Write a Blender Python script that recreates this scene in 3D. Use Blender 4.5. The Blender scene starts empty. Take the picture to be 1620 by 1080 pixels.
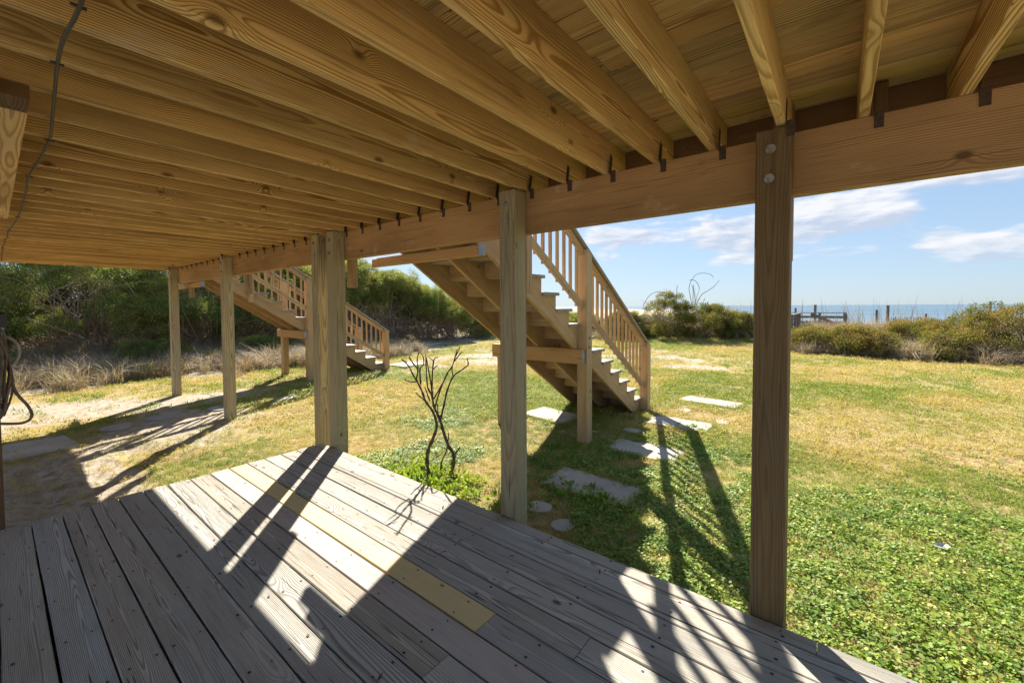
import bpy, bmesh, math, random
import numpy as np
from mathutils import Matrix, Vector, Euler, noise as mnoise

rng = random.Random(7)
nrg = np.random.RandomState(11)
scene = bpy.context.scene
C = scene.collection

# ------------------------------------------------------------------ camera
FPX, YAW, PIT, ROLL, CX, CY = 655.03, 38.951, 1.859, -.3443, 796.66, 506.66
_t, _p, _a = math.radians(YAW), math.radians(PIT), math.radians(ROLL)
F0 = Vector((math.cos(_t), math.sin(_t), 0)); R0 = Vector((math.sin(_t), -math.cos(_t), 0)); U0 = Vector((0, 0, 1))
FW = F0*math.cos(_p) - U0*math.sin(_p); UP = F0*math.sin(_p) + U0*math.cos(_p)
RT = R0*math.cos(_a) + UP*math.sin(_a); UP = UP*math.cos(_a) - R0*math.sin(_a)
cam = bpy.data.cameras.new('camera'); camo = bpy.data.objects.new('camera', cam); C.objects.link(camo)
cam.sensor_width = 36; cam.lens = FPX*36/1620
cam.shift_x = (810-CX)/1620; cam.shift_y = (CY-540)/1620
cam.clip_start = .05; cam.clip_end = 60000
camo.matrix_world = Matrix(((RT.x, UP.x, -FW.x, 0), (RT.y, UP.y, -FW.y, 0), (RT.z, UP.z, -FW.z, 0), (0, 0, 0, 1)))
scene.camera = camo

SUN_AZ, SUN_EL = 47.5, 39.0        # azimuth counted from +X towards +Y

# ------------------------------------------------------------------ node helper
class NT:
    def __init__(s, tree): s.t = tree; s.n = tree.nodes; s.l = tree.links
    def new(s, typ, **kw):
        n = s.n.new(typ)
        for k, v in kw.items(): setattr(n, k, v)
        return n
    def put(s, sock, v):
        if v is None: return
        if hasattr(v, 'is_output') or isinstance(v, bpy.types.NodeSocket): s.l.new(v, sock)
        else:
            if isinstance(v, (tuple, list)) and len(v) == 3 and sock.type == 'RGBA': v = (*v, 1)
            sock.default_value = v
    def m(s, op, a, b=None, c=None, clamp=False):
        n = s.new('ShaderNodeMath', operation=op, use_clamp=clamp)
        s.put(n.inputs[0], a); s.put(n.inputs[1], b); s.put(n.inputs[2], c); return n.outputs[0]
    def v(s, op, a, b=None, sc=None):
        n = s.new('ShaderNodeVectorMath', operation=op)
        s.put(n.inputs[0], a); s.put(n.inputs[1], b)
        if sc is not None: s.put(n.inputs['Scale'], sc)
        return n.outputs['Value'] if op in ('LENGTH', 'DOT_PRODUCT', 'DISTANCE') else n.outputs[0]
    def noise(s, vec, scale, detail=3, rough=.55, dist=0, col=False):
        n = s.new('ShaderNodeTexNoise'); s.put(n.inputs['Vector'], vec)
        n.inputs['Scale'].default_value = scale; n.inputs['Detail'].default_value = detail
        n.inputs['Roughness'].default_value = rough; n.inputs['Distortion'].default_value = dist
        return n.outputs['Color' if col else 'Fac']
    def ramp(s, f, stops, interp='LINEAR'):
        n = s.new('ShaderNodeValToRGB'); s.put(n.inputs[0], f); r = n.color_ramp; r.interpolation = interp
        while len(r.elements) < len(stops): r.elements.new(.5)
        for e, (p, c) in zip(r.elements, stops):
            e.position = p; e.color = (c, c, c, 1) if isinstance(c, (int, float)) else (*c, 1)
        return n.outputs[0]
    def mix(s, f, a, b, mode='MIX'):
        n = s.new('ShaderNodeMix', data_type='RGBA', blend_type=mode)
        s.put(n.inputs[0], f); s.put(n.inputs[6], a); s.put(n.inputs[7], b); return n.outputs[2]
    def sm(s, x, lo, hi):
        n = s.new('ShaderNodeMapRange', interpolation_type='SMOOTHSTEP'); s.put(n.inputs[0], x)
        n.inputs[1].default_value = lo; n.inputs[2].default_value = hi; return n.outputs[0]
    def xyz(s, v):
        n = s.new('ShaderNodeSeparateXYZ'); s.put(n.inputs[0], v); return n.outputs
    def comb(s, x, y, z):
        n = s.new('ShaderNodeCombineXYZ'); s.put(n.inputs[0], x); s.put(n.inputs[1], y); s.put(n.inputs[2], z); return n.outputs[0]

# ------------------------------------------------------------------ world
world = bpy.data.worlds.new('World'); scene.world = world; world.use_nodes = True
w = NT(world.node_tree); w.n.clear()
sky = w.new('ShaderNodeTexSky', sky_type='NISHITA', sun_disc=False)
sky.sun_elevation = math.radians(SUN_EL); sky.sun_rotation = math.radians(90-SUN_AZ)
sky.altitude = 0; sky.air_density = 1.0; sky.dust_density = .25; sky.ozone_density = 1.6
dirv = w.v('NORMALIZE', w.new('ShaderNodeTexCoord').outputs['Generated'])
dx, dy, dz = w.xyz(dirv)
az = w.m('MULTIPLY', w.m('ARCTAN2', dy, dx), 180/math.pi)
el = w.m('MULTIPLY', w.m('ARCSINE', dz), 180/math.pi)
P = w.comb(w.m('MULTIPLY', az, .055), w.m('MULTIPLY', el, .19), 0)
pw = w.v('ADD', P, w.v('SCALE', w.noise(P, 1.3, 3, .5, 0, True), None, .35))
n1 = w.noise(pw, 2.6, 8, .58)
n1u = w.noise(w.v('ADD', pw, (.05, .09, 0)), 2.6, 5, .55)
blobs = None
def px_azel(x, y):
    r = FW + RT*((x-CX)/FPX) - UP*((y-CY)/FPX); r.normalize()
    return math.degrees(math.atan2(r.y, r.x)), math.degrees(math.asin(r.z))
for (x, y, hw, hh, s) in [(1270, 345, 165, 38, 1.0), (1380, 338, 70, 26, .5), (1010, 372, 95, 17, .75), (1150, 384, 80, 14, .6), (955, 405, 34, 16, .6),
                          (1520, 382, 110, 20, .8), (1570, 398, 80, 20, .6), (1330, 400, 70, 12, .35), (1570, 275, 60, 15, .8), (1600, 445, 90, 10, .3), (1430, 440, 70, 8, .25),
                          (1160, 412, 50, 10, .4), (1490, 285, 40, 12, .5), (640, 400, 90, 16, .5)]:
    a0, e0 = px_azel(x, y); a1, _ = px_azel(x+hw, y); _, e1 = px_azel(x, y-hh)
    ra, re = abs(a1-a0), abs(e1-e0)
    q = w.m('ADD', w.m('POWER', w.m('ABSOLUTE', w.m('DIVIDE', w.m('SUBTRACT', az, a0), ra)), 2),
            w.m('POWER', w.m('ABSOLUTE', w.m('DIVIDE', w.m('SUBTRACT', el, e0), re)), 2))
    b = w.m('MULTIPLY', w.m('EXPONENT', w.m('MULTIPLY', q, -1.0)), s)
    vg = w.m('MULTIPLY', b, w.m('DIVIDE', w.m('SUBTRACT', el, e0), re))
    vgs = vg if blobs is None else w.m('ADD', vgs, vg)
    blobs = b if blobs is None else w.m('ADD', blobs, b)
# the same kind of scattered cumulus goes on over the whole sky
gen = w.m('MULTIPLY', w.sm(w.noise(P, .9, 2, .5), .5, .75), .45)
field = w.m('ADD', w.m('MULTIPLY', blobs, .50), w.m('ADD', w.m('MULTIPLY', gen, .35), w.m('MULTIPLY', w.m('SUBTRACT', n1, .5), 1.05)))
dens = w.sm(field, .11, .35)
thin = w.m('MULTIPLY', w.sm(n1, .5, .8), .25)
dens = w.m('MULTIPLY', w.m('MAXIMUM', dens, thin), w.sm(el, 1.5, 6), clamp=True)
lit = w.m('ADD', w.m('ADD', w.m('MULTIPLY', w.m('SUBTRACT', n1, n1u), 4.0), .50), w.m('MULTIPLY', vgs, .9), clamp=True)
ccol = w.mix(lit, (2.5, 2.85, 3.5), (4.15, 4.15, 4.25))
gsky = w.new('ShaderNodeGamma'); w.put(gsky.inputs[0], sky.outputs[0]); gsky.inputs[1].default_value = .42
skyc = w.mix(1, gsky.outputs[0], (1.12, 1.37, 1.70), 'MULTIPLY')
mixc = w.mix(w.m('MULTIPLY', dens, .9), skyc, ccol)
bg = w.new('ShaderNodeBackground'); w.put(bg.inputs[0], mixc); bg.inputs[1].default_value = .055
wo = w.new('ShaderNodeOutputWorld'); w.l.new(bg.outputs[0], wo.inputs[0])

# ------------------------------------------------------------------ sun
sl = bpy.data.lights.new('sun', 'SUN'); sl.energy = 3.55; sl.angle = math.radians(.55); sl.color = (1, .91, .78)
so = bpy.data.objects.new('sun', sl); C.objects.link(so)
sd = Vector((math.cos(math.radians(SUN_AZ))*math.cos(math.radians(SUN_EL)), math.sin(math.radians(SUN_AZ))*math.cos(math.radians(SUN_EL)), math.sin(math.radians(SUN_EL))))
so.rotation_euler = sd.to_track_quat('Z', 'Y').to_euler()
scene.view_settings.view_transform = 'Standard'; scene.view_settings.look = 'None'
scene.view_settings.exposure = 2.12; scene.view_settings.gamma = 1; scene.view_settings.use_curve_mapping = False
scene.cycles.max_bounces = 12; scene.cycles.diffuse_bounces = 7; scene.cycles.transparent_max_bounces = 8
scene.cycles.sample_clamp_indirect = 6

# ------------------------------------------------------------------ scene helpers
W = {}
def reg(o, M, parent=None):
    C.objects.link(o); W[o.name] = M
    if parent: o.parent = parent; o.matrix_basis = W[parent.name].inverted() @ M
    else: o.matrix_basis = M
    return o
def thing(name, label, cat, loc=(0, 0, 0), group=None):
    o = bpy.data.objects.new(name, None); o.empty_display_size = .1
    reg(o, Matrix.Translation(loc)); return tag(o, label, cat, group)
def tag(o, label=None, cat=None, group=None, kind=None):
    for k, v in (('label', label), ('category', cat), ('group', group), ('kind', kind)):
        if v: o[k] = v
    return o
def mk(name, me, M=None, parent=None, mat=None, col=None):
    if mat is not None and not me.materials: me.materials.append(mat)
    o = bpy.data.objects.new(name, me)
    if col: o.color = (*col, 1)
    return reg(o, M or Matrix(), parent)
def mesh(verts, faces, mat=None, smooth=False, name='m'):
    me = bpy.data.meshes.new(name); me.from_pydata([tuple(v) for v in verts], [], faces); me.update()
    if mat: me.materials.append(mat)
    if smooth: me.polygons.foreach_set('use_smooth', [True]*len(me.polygons))
    return me
_cache = {}
def beam_mesh(L, wd, h, mat, bev=.003, segs=1, jit=0.0):
    key = (round(L, 3), round(wd, 4), round(h, 4), mat.name, bev, segs)
    if jit == 0 and key in _cache: return _cache[key]
    b = min(bev, wd*.3, h*.3); V = []; Fc = []
    ring = lambda y, z: [(-y+b, -z), (y-b, -z), (y, -z+b), (y, z-b), (y-b, z), (-y+b, z), (-y, z-b), (-y, -z+b)]
    ph = rng.uniform(0, 6.28), rng.uniform(0, 6.28)
    for i in range(segs+1):
        x = L*i/segs
        dyy = jit*math.sin(ph[0]+x*1.3)+jit*rng.uniform(-.35, .35); dzz = jit*.8*math.sin(ph[1]+x*.9); dw = jit*rng.uniform(-.4, .4)
        for (y, z) in ring(wd/2+dw/2, h/2): V.append((x, y+dyy, z+dzz))
    for i in range(segs):
        for k in range(8): a = i*8+k; c = i*8+(k+1) % 8; Fc.append((a, c, c+8, a+8))
    Fc.append(tuple(range(7, -1, -1))); Fc.append(tuple(segs*8+k for k in range(8)))
    me = mesh(V, [f[::-1] for f in Fc], mat)
    if jit == 0: _cache[key] = me
    return me
def frame(a, b, up=(0, 0, 1)):
    a = Vector(a); b = Vector(b); x = (b-a).normalized(); z = Vector(up); z = (z-x*z.dot(x)).normalized(); y = z.cross(x)
    return Matrix(((x.x, y.x, z.x, a.x), (x.y, y.y, z.y, a.y), (x.z, y.z, z.z, a.z), (0, 0, 0, 1))), (b-a).length
def lum(name, parent, mat, a, b, wd, h, up=(0, 0, 1), col=None, **kw):
    M, L = frame(a, b, up)
    return mk(name, beam_mesh(L, wd, h, mat, **kw), M, parent, None, col or tintc())
def tintc(s=.10):
    v = 1+rng.uniform(-s, s); h = rng.uniform(-s*.35, s*.35)
    return (v*(1+h), v, v*(1-h))
def prism(name, parent, mat, pts, y0, y1, ang, col=None):
    """polygon in world XZ, extruded in Y; local x runs along the slope"""
    ox, oz = pts[0]; M = Matrix.Translation((ox, (y0+y1)/2, oz)) @ Matrix.Rotation(ang, 4, 'Y')
    Mi = M.inverted(); n = len(pts); V = []
    for yy in (y0, y1): V += [Mi @ Vector((x, yy, z)) for x, z in pts]
    Fc = [tuple(range(n)), tuple(range(2*n-1, n-1, -1))]+[((k+1) % n, k, k+n, (k+1) % n+n) for k in range(n)]
    me = mesh(V, Fc, mat); bm = bmesh.new(); bm.from_mesh(me); bmesh.ops.recalc_face_normals(bm, faces=bm.faces); bm.to_mesh(me); bm.free()
    return mk(name, me, M, parent, None, col or tintc())
def tube_data(pts, rad, n=6, V=None, Fc=None):
    V = [] if V is None else V; Fc = [] if Fc is None else Fc
    pts = [Vector(p) for p in pts]; base = len(V); N = len(pts)
    for i, p in enumerate(pts):
        d = (pts[min(i+1, N-1)]-pts[max(i-1, 0)]).normalized()
        s = d.orthogonal().normalized() if i == 0 else (s - d*s.dot(d)).normalized()
        t = d.cross(s); r = rad[i] if hasattr(rad, '__len__') else rad
        for k in range(n):
            a = 2*math.pi*k/n; V.append(p+(s*math.cos(a)+t*math.sin(a))*r)
    for i in range(N-1):
        for k in range(n): a = base+i*n+k; b = base+i*n+(k+1) % n; Fc.append((a, b, b+n, a+n))
    Fc.append(tuple(base+k for k in range(n-1, -1, -1))); Fc.append(tuple(base+(N-1)*n+k for k in range(n)))
    return V, Fc
def smooth_path(pts, k=4):
    pts = [Vector(p) for p in pts]; out = []
    for i in range(len(pts)-1):
        p0, p1, p2, p3 = pts[max(i-1, 0)], pts[i], pts[i+1], pts[min(i+2, len(pts)-1)]
        for j in range(k):
            t = j/k; out.append(.5*((2*p1)+(p2-p0)*t+(2*p0-5*p1+4*p2-p3)*t*t+(3*p1-p0-3*p2+p3)*t**3))
    out.append(pts[-1]); return out
def cyl_data(c, axis, r, h, n=12, V=None, Fc=None):
    c = Vector(c); ax = Vector(axis).normalized(); return tube_data([c, c+ax*h], r, n, V, Fc)
def px_at_depth(x, y, d):
    r = FW + RT*((x-CX)/FPX) - UP*((y-CY)/FPX); return r*d
def px_ground(x, y, z=-1.78):
    r = FW + RT*((x-CX)/FPX) - UP*((y-CY)/FPX); return r*(z/r.z)

# ------------------------------------------------------------------ materials
def new_mat(name):
    m = bpy.data.materials.new(name); m.use_nodes = True; t = NT(m.node_tree); t.n.clear()
    out = t.new('ShaderNodeOutputMaterial'); b = t.new('ShaderNodeBsdfPrincipled'); t.l.new(b.outputs[0], out.inputs[0])
    return m, t, b, out
def wood_mat(name, light, dark, freq=95, contrast=1.0, grey=None, greyamt=0.0, streak=.5, rough=.7, knots=1.0, bump=.25, green=0.0, stain=.25, fine=220, pale=0.0, crack=0.0):
    m, t, b, out = new_mat(name)
    tc = t.new('ShaderNodeTexCoord').outputs['Object']; info = t.new('ShaderNodeObjectInfo'); rnd = info.outputs['Random']
    off = t.comb(t.m('MULTIPLY', rnd, 91.7), t.m('MULTIPLY', rnd, 0.0), 0)
    p = t.v('ADD', tc, off); x, y, z = t.xyz(p)
    r2 = t.m('FRACT', t.m('MULTIPLY', rnd, 37.3)); r3 = t.m('FRACT', t.m('MULTIPLY', rnd, 113.9))
    # knots
    kv = t.new('ShaderNodeTexVoronoi', voronoi_dimensions='3D', feature='F1'); t.put(kv.inputs['Vector'], t.v('MULTIPLY', p, (1.15, 2.0, 2.0))); kv.inputs['Scale'].default_value = 2.3
    kd = kv.outputs['Distance']
    kpush = t.m('MULTIPLY', t.m('EXPONENT', t.m('MULTIPLY', t.m('POWER', t.m('MULTIPLY', kd, 5.5), 2), -1)), .035*knots)
    lp = t.v('MULTIPLY', p, (.30, 2.0, 2.0))
    nn = t.new('ShaderNodeSeparateColor'); t.put(nn.inputs[0], t.noise(lp, 1.6, 2, .5, 0, True))
    yy = t.m('ADD', t.m('SUBTRACT', y, t.m('MULTIPLY', t.m('SUBTRACT', r2, .5), .16)), t.m('MULTIPLY', t.m('SUBTRACT', nn.outputs[0], .5), .10))
    zz = t.m('ADD', t.m('SUBTRACT', z, t.m('SUBTRACT', t.m('MULTIPLY', r3, .13), .065)), t.m('MULTIPLY', t.m('SUBTRACT', nn.outputs[1], .5), .13))
    rad = t.m('SQRT', t.m('ADD', t.m('MULTIPLY', yy, yy), t.m('MULTIPLY', zz, zz)))
    rad = t.m('ADD', t.m('ADD', rad, kpush), t.m('MULTIPLY', t.noise(t.v('MULTIPLY', p, (1.5, 14, 14)), 1, 2), .008))
    fr = t.m('FRACT', t.m('MULTIPLY', rad, t.m('MULTIPLY', t.m('ADD', t.m('MULTIPLY', r2, .7), .7), freq)))
    ring = t.ramp(fr, [(0, 0), (.45, .12), (.78, 1), (.93, .85), (1, 0)])
    fine_n = t.noise(t.v('MULTIPLY', p, (4.5, fine, fine)), 1, 3, .6)
    st = t.noise(t.v('MULTIPLY', p, (.9, 26, 26)), 1, 4, .6)
    contrast = t.m('MULTIPLY', t.m('ADD', t.m('MULTIPLY', t.m('FRACT', t.m('MULTIPLY', rnd, 71.3)), .8), .45), contrast)
    col = t.mix(t.m('MULTIPLY', ring, contrast, clamp=True), light, dark)
    mid = tuple((a+c)/2 for a, c in zip(light, dark))
    big = t.noise(t.v('MULTIPLY', p, (.8, 3, 3)), 1.3, 3, .5)
    col = t.mix(t.m('MULTIPLY', t.sm(big, .35, .75), stain), col, tuple(v*.55 for v in mid))
    col = t.mix(t.m('MULTIPLY', t.sm(st, .5, .8), streak), col, tuple(v*.55 for v in dark))
    if grey:
        gm = t.m('ADD', t.m('MULTIPLY', t.sm(t.noise(t.v('MULTIPLY', p, (1.2, 6, 6)), 1.5, 4), .3, .7), .5), greyamt-.25, clamp=True)
        gc = t.mix(t.m('MULTIPLY', ring, t.m('MULTIPLY', contrast, .8), clamp=True), grey, tuple(v*.5 for v in grey))
        col = t.mix(gm, col, gc)
    if green:
        gn = t.sm(t.noise(t.v('MULTIPLY', p, (1.3, 5, 5)), 1.4, 3), .55, .75)
        col = t.mix(t.m('MULTIPLY', gn, green), col, (.16, .19, .08))
    if pale:
        pn = t.sm(t.noise(t.v('MULTIPLY', p, (2.6, 5, 5)), 1.1, 5, .62), .60, .74); col = t.mix(t.m('MULTIPLY', pn, pale), col, (.60, .54, .44))
    dk = t.sm(t.noise(t.v('ADD', t.v('MULTIPLY', p, (1.7, 7, 7)), (31, 5, 9)), 1, 4, .6), .62, .78); col = t.mix(t.m('MULTIPLY', dk, stain), col, tuple(v*.45 for v in dark))
    kn = t.sm(kd, .055+.05*knots, .035) if knots > 0 else 0.0
    if knots > 0: col = t.mix(t.m('MULTIPLY', kn, .85), col, tuple(v*.28 for v in dark))
    col = t.mix(t.m('MULTIPLY', t.sm(fine_n, .45, .75), .35), col, tuple(v*.6 for v in dark))
    if crack:
        cn = t.noise(t.v('MULTIPLY', p, (1.6, 75, 75)), 1, 2, .5); ck = t.m('MULTIPLY', t.sm(cn, .675, .715), crack); col = t.mix(ck, col, tuple(v*.2 for v in dark))
    col = t.mix(1, col, info.outputs['Color'], 'MULTIPLY')
    t.put(b.inputs['Base Color'], col)
    t.put(b.inputs['Roughness'], t.m('ADD', t.m('MULTIPLY', ring, .12), rough-.06)); b.inputs['Specular IOR Level'].default_value = .3
    bp = t.new('ShaderNodeBump'); bp.inputs['Distance'].default_value = .004; bp.inputs['Strength'].default_value = bump
    hgt = t.m('SUBTRACT', t.m('MULTIPLY', fine_n, .6), t.m('ADD', t.m('MULTIPLY', t.sm(st, .5, .8), .9), t.m('MULTIPLY', t.m('SUBTRACT', 1, ring), .35 if grey else 0.05)))
    t.put(bp.inputs['Height'], hgt); t.l.new(bp.outputs[0], b.inputs['Normal'])
    return m
M_JOIST = wood_mat('treated_pine', (.80, .56, .235), (.34, .175, .042), freq=140, contrast=1.1, streak=.6, stain=.55, bump=.2, knots=1.3, pale=.35, crack=.3)
M_CEIL = wood_mat('deck_underside_pine', (.80, .57, .26), (.36, .19, .055), freq=125, contrast=1.15, streak=.75, stain=.55, green=.3, pale=.2)
M_BEAM = wood_mat('beam_pine', (.50, .31, .14), (.27, .14, .055), freq=95, contrast=.85, streak=.5, stain=.6, knots=1.0, pale=.5, crack=.5)
M_POST = wood_mat('post_pine', (.38, .265, .145), (.20, .13, .065), freq=110, contrast=.85, streak=.7, grey=(.33, .29, .22), greyamt=.1, knots=.8, bump=.5, crack=.8)
M_POSTG = wood_mat('grey_post_pine', (.46, .37, .22), (.24, .17, .09), freq=100, contrast=.9, streak=.6, grey=(.43, .40, .29), greyamt=.4, knots=.9, bump=.5, crack=.8)
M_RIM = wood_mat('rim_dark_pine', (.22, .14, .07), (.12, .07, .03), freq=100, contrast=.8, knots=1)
M_STAIR = wood_mat('weathered_stair_pine', (.56, .37, .18), (.31, .185, .085), freq=110, contrast=.8, streak=.55, grey=(.45, .36, .26), greyamt=.1, knots=.8, bump=.5, crack=.6, stain=.4)
M_TREAD = wood_mat('weathered_tread', (.38, .33, .26), (.20, .165, .13), freq=130, contrast=.7, streak=.8, grey=(.38, .355, .31), greyamt=.5, knots=.5, bump=.7, crack=.7)
M_DECK = wood_mat('weathered_deck_board', (.485, .435, .35), (.19, .16, .125), freq=150, contrast=.95, streak=1.0, grey=(.44, .425, .385), greyamt=.6, rough=.85, knots=.75, bump=1.0, green=.2, stain=.35, fine=300, crack=1.0, pale=.2)
M_NEWB = wood_mat('new_yellow_board', (.56, .47, .26), (.50, .41, .21), freq=70, contrast=.4, streak=.12, stain=.2, knots=.2, bump=.1)
M_PALE = wood_mat('pale_board', (.43, .39, .34), (.31, .275, .235), freq=85, contrast=.7, streak=.45, stain=.25, knots=.3, bump=.4, crack=.3)
M_GREYW = wood_mat('driftwood_grey', (.22, .19, .165), (.13, .11, .095), freq=90, contrast=.6, streak=.6, grey=(.21, .195, .18), greyamt=.6, knots=.4, bump=.4)

def simple_mat(name, col, rough=.6, metal=0, var=.3, scale=8, bump=0, col2=None, spec=.5):
    m, t, b, out = new_mat(name); tc = t.new('ShaderNodeTexCoord').outputs['Object']
    n = t.noise(tc, scale, 5, .6)
    t.put(b.inputs['Base Color'], t.mix(t.sm(n, .3, .7), col, col2 or tuple(c*(1-var) for c in col)))
    b.inputs['Roughness'].default_value = rough; b.inputs['Metallic'].default_value = metal; b.inputs['Specular IOR Level'].default_value = spec
    if bump:
        bp = t.new('ShaderNodeBump'); bp.inputs['Distance'].default_value = .003; bp.inputs['Strength'].default_value = bump
        t.put(bp.inputs['Height'], n); t.l.new(bp.outputs[0], b.inputs['Normal'])
    return m
M_TIE = simple_mat('rusted_strap', (.09, .055, .035), .7, .3, scale=60, col2=(.04, .03, .025))
M_BOLT = simple_mat('galvanised', (.42, .43, .45), .4, .8, scale=80, col2=(.22, .22, .22))
M_NAIL = simple_mat('rusty_nail', (.05, .03, .02), .7, .2)
M_CABLE = simple_mat('cable_black', (.035, .03, .03), .45)
M_BLACK = simple_mat('box_black', (.015, .015, .017), .35)
M_PVC = simple_mat('pvc_white', (.6, .6, .58), .4, var=.15)
M_HOSE = simple_mat('hose_brown', (.20, .15, .11), .55, scale=20, col2=(.11, .085, .065))
M_CONDUIT = simple_mat('conduit_grey', (.33, .32, .30), .45, .2)
M_BARK = simple_mat('bark_dark', (.13, .085, .055), .9, scale=35, col2=(.05, .033, .024), bump=1)
M_TWIG = simple_mat('twig_grey', (.40, .32, .25), .9, scale=3, col2=(.20, .15, .11), bump=.5)
M_STRAP = simple_mat('metal_bracket', (.33, .33, .35), .5, .6)

def slab_mat():
    m, t, b, out = new_mat('concrete_paver'); tc = t.new('ShaderNodeTexCoord').outputs['Object']
    info = t.new('ShaderNodeObjectInfo'); p = t.v('ADD', tc, t.comb(t.m('MULTIPLY', info.outputs['Random'], 50), 0, 0))
    a = t.noise(p, 3, 6, .6); g = t.noise(p, 180, 3, .7); c = t.noise(p, 28, 4, .6)
    col = t.mix(t.sm(a, .3, .7), (.42, .385, .325), (.32, .29, .24)); col = t.mix(t.m('MULTIPLY', t.sm(g, .5, .75), .4), col, (.26, .24, .21))
    col = t.mix(t.m('MULTIPLY', t.sm(c, .58, .75), .4), col, (.27, .26, .2)); col = t.mix(1, col, info.outputs['Color'], 'MULTIPLY')
    t.put(b.inputs['Base Color'], col); b.inputs['Roughness'].default_value = .9
    bp = t.new('ShaderNodeBump'); bp.inputs['Distance'].default_value = .004; bp.inputs['Strength'].default_value = .5
    t.put(bp.inputs['Height'], t.m('ADD', g, c)); t.l.new(bp.outputs[0], b.inputs['Normal']); return m
M_SLAB = slab_mat()

def leaf_mat(name, stops, trans=.35, rough=.55, spec=.3):
    m = bpy.data.materials.new(name); m.use_nodes = True; t = NT(m.node_tree); t.n.clear()
    out = t.new('ShaderNodeOutputMaterial'); at = t.new('ShaderNodeAttribute', attribute_type='INSTANCER', attribute_name='tint')
    lc = t.new('ShaderNodeAttribute', attribute_type='GEOMETRY', attribute_name='lv')
    f = t.m('ADD', at.outputs['Fac'], t.m('MULTIPLY', t.m('SUBTRACT', lc.outputs['Fac'], .5), .45), clamp=True)
    col = t.ramp(f, stops)
    b = t.new('ShaderNodeBsdfPrincipled'); t.put(b.inputs['Base Color'], col); b.inputs['Roughness'].default_value = rough; b.inputs['Specular IOR Level'].default_value = spec
    tr = t.new('ShaderNodeBsdfTranslucent'); t.put(tr.inputs[0], t.mix(1, col, (1.25, 1.25, .7), 'MULTIPLY'))
    mx = t.new('ShaderNodeMixShader'); mx.inputs[0].default_value = trans; t.l.new(b.outputs[0], mx.inputs[1]); t.l.new(tr.outputs[0], mx.inputs[2]); t.l.new(mx.outputs[0], out.inputs[0])
    return m
M_GRASS = leaf_mat('grass_blades', [(0, (.50, .385, .17)), (.35, (.42, .37, .12)), (.62, (.29, .31, .065)), (1, (.17, .25, .035))])
M_CLOVER = leaf_mat('clover_leaves', [(0, (.36, .42, .08)), (.45, (.20, .31, .04)), (1, (.10, .19, .03))])
M_STRAW = leaf_mat('dead_grass', [(0, (.48, .39, .29)), (.5, (.34, .27, .20)), (1, (.20, .155, .11))], .2, .7)
M_CEDAR = leaf_mat('cedar_foliage', [(0, (.08, .12, .045)), (.4, (.14, .20, .055)), (.75, (.22, .26, .07)), (1, (.34, .30, .11))], .4)
M_HEDGE = leaf_mat('broad_leaves', [(0, (.05, .08, .022)), (.4, (.12, .15, .035)), (.75, (.24, .21, .045)), (1, (.28, .2, .07))], .3, .65, .15)
M_DRY = leaf_mat('brown_leaves', [(0, (.36, .25, .15)), (1, (.18, .125, .08))], .15, .8)

# ------------------------------------------------------------------ instancing by geometry nodes
def proto_collection(name, meshes):
    c = bpy.data.collections.new(name)
    for i, me in enumerate(meshes): c.objects.link(bpy.data.objects.new('%s_%02d' % (name, i), me))
    return c
_groups = {}
def scatter_group(coll):
    if coll.name in _groups: return _groups[coll.name]
    g = bpy.data.node_groups.new('scatter_'+coll.name, 'GeometryNodeTree')
    g.interface.new_socket('Geometry', in_out='INPUT', socket_type='NodeSocketGeometry'); g.interface.new_socket('Geometry', in_out='OUTPUT', socket_type='NodeSocketGeometry')
    N = g.nodes; Lk = g.links; gi = N.new('NodeGroupInput'); go = N.new('NodeGroupOutput')
    ci = N.new('GeometryNodeCollectionInfo'); ci.inputs['Collection'].default_value = coll; ci.inputs['Separate Children'].default_value = True; ci.inputs['Reset Children'].default_value = True
    ip = N.new('GeometryNodeInstanceOnPoints'); ip.inputs['Pick Instance'].default_value = True
    def attr(n, ty):
        a = N.new('GeometryNodeInputNamedAttribute'); a.data_type = ty; a.inputs['Name'].default_value = n; return a.outputs['Attribute']
    Lk.new(gi.outputs[0], ip.inputs['Points']); Lk.new(ci.outputs[0], ip.inputs['Instance']); Lk.new(attr('idx', 'INT'), ip.inputs['Instance Index'])
    e2r = N.new('FunctionNodeEulerToRotation'); Lk.new(attr('rot', 'FLOAT_VECTOR'), e2r.inputs[0]); Lk.new(e2r.outputs[0], ip.inputs['Rotation'])
    Lk.new(attr('scl', 'FLOAT'), ip.inputs['Scale']); Lk.new(ip.outputs[0], go.inputs[0])
    _groups[coll.name] = g; return g
def scatter(name, coll, pts, rot, scl, tint, parent=None, nproto=None):
    pts = np.asarray(pts, dtype=np.float32); n = len(pts)
    base = Vector((0, 0, 0)) if parent is None else W[parent.name].to_translation()
    me = bpy.data.meshes.new(name); me.vertices.add(n); me.vertices.foreach_set('co', (pts-np.array(base, dtype=np.float32)).ravel())
    a = me.attributes.new('rot', 'FLOAT_VECTOR', 'POINT'); a.data.foreach_set('vector', np.asarray(rot, dtype=np.float32).ravel())
    a = me.attributes.new('scl', 'FLOAT', 'POINT'); a.data.foreach_set('value', np.asarray(scl, dtype=np.float32))
    a = me.attributes.new('tint', 'FLOAT', 'POINT'); a.data.foreach_set('value', np.asarray(tint, dtype=np.float32))
    a = me.attributes.new('idx', 'INT', 'POINT'); a.data.foreach_set('value', nrg.randint(0, nproto or len(coll.objects), n).astype(np.int32))
    o = mk(name, me, Matrix.Translation(base), parent)
    md = o.modifiers.new('scatter', 'NODES'); md.node_group = scatter_group(coll)
    return o
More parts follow.
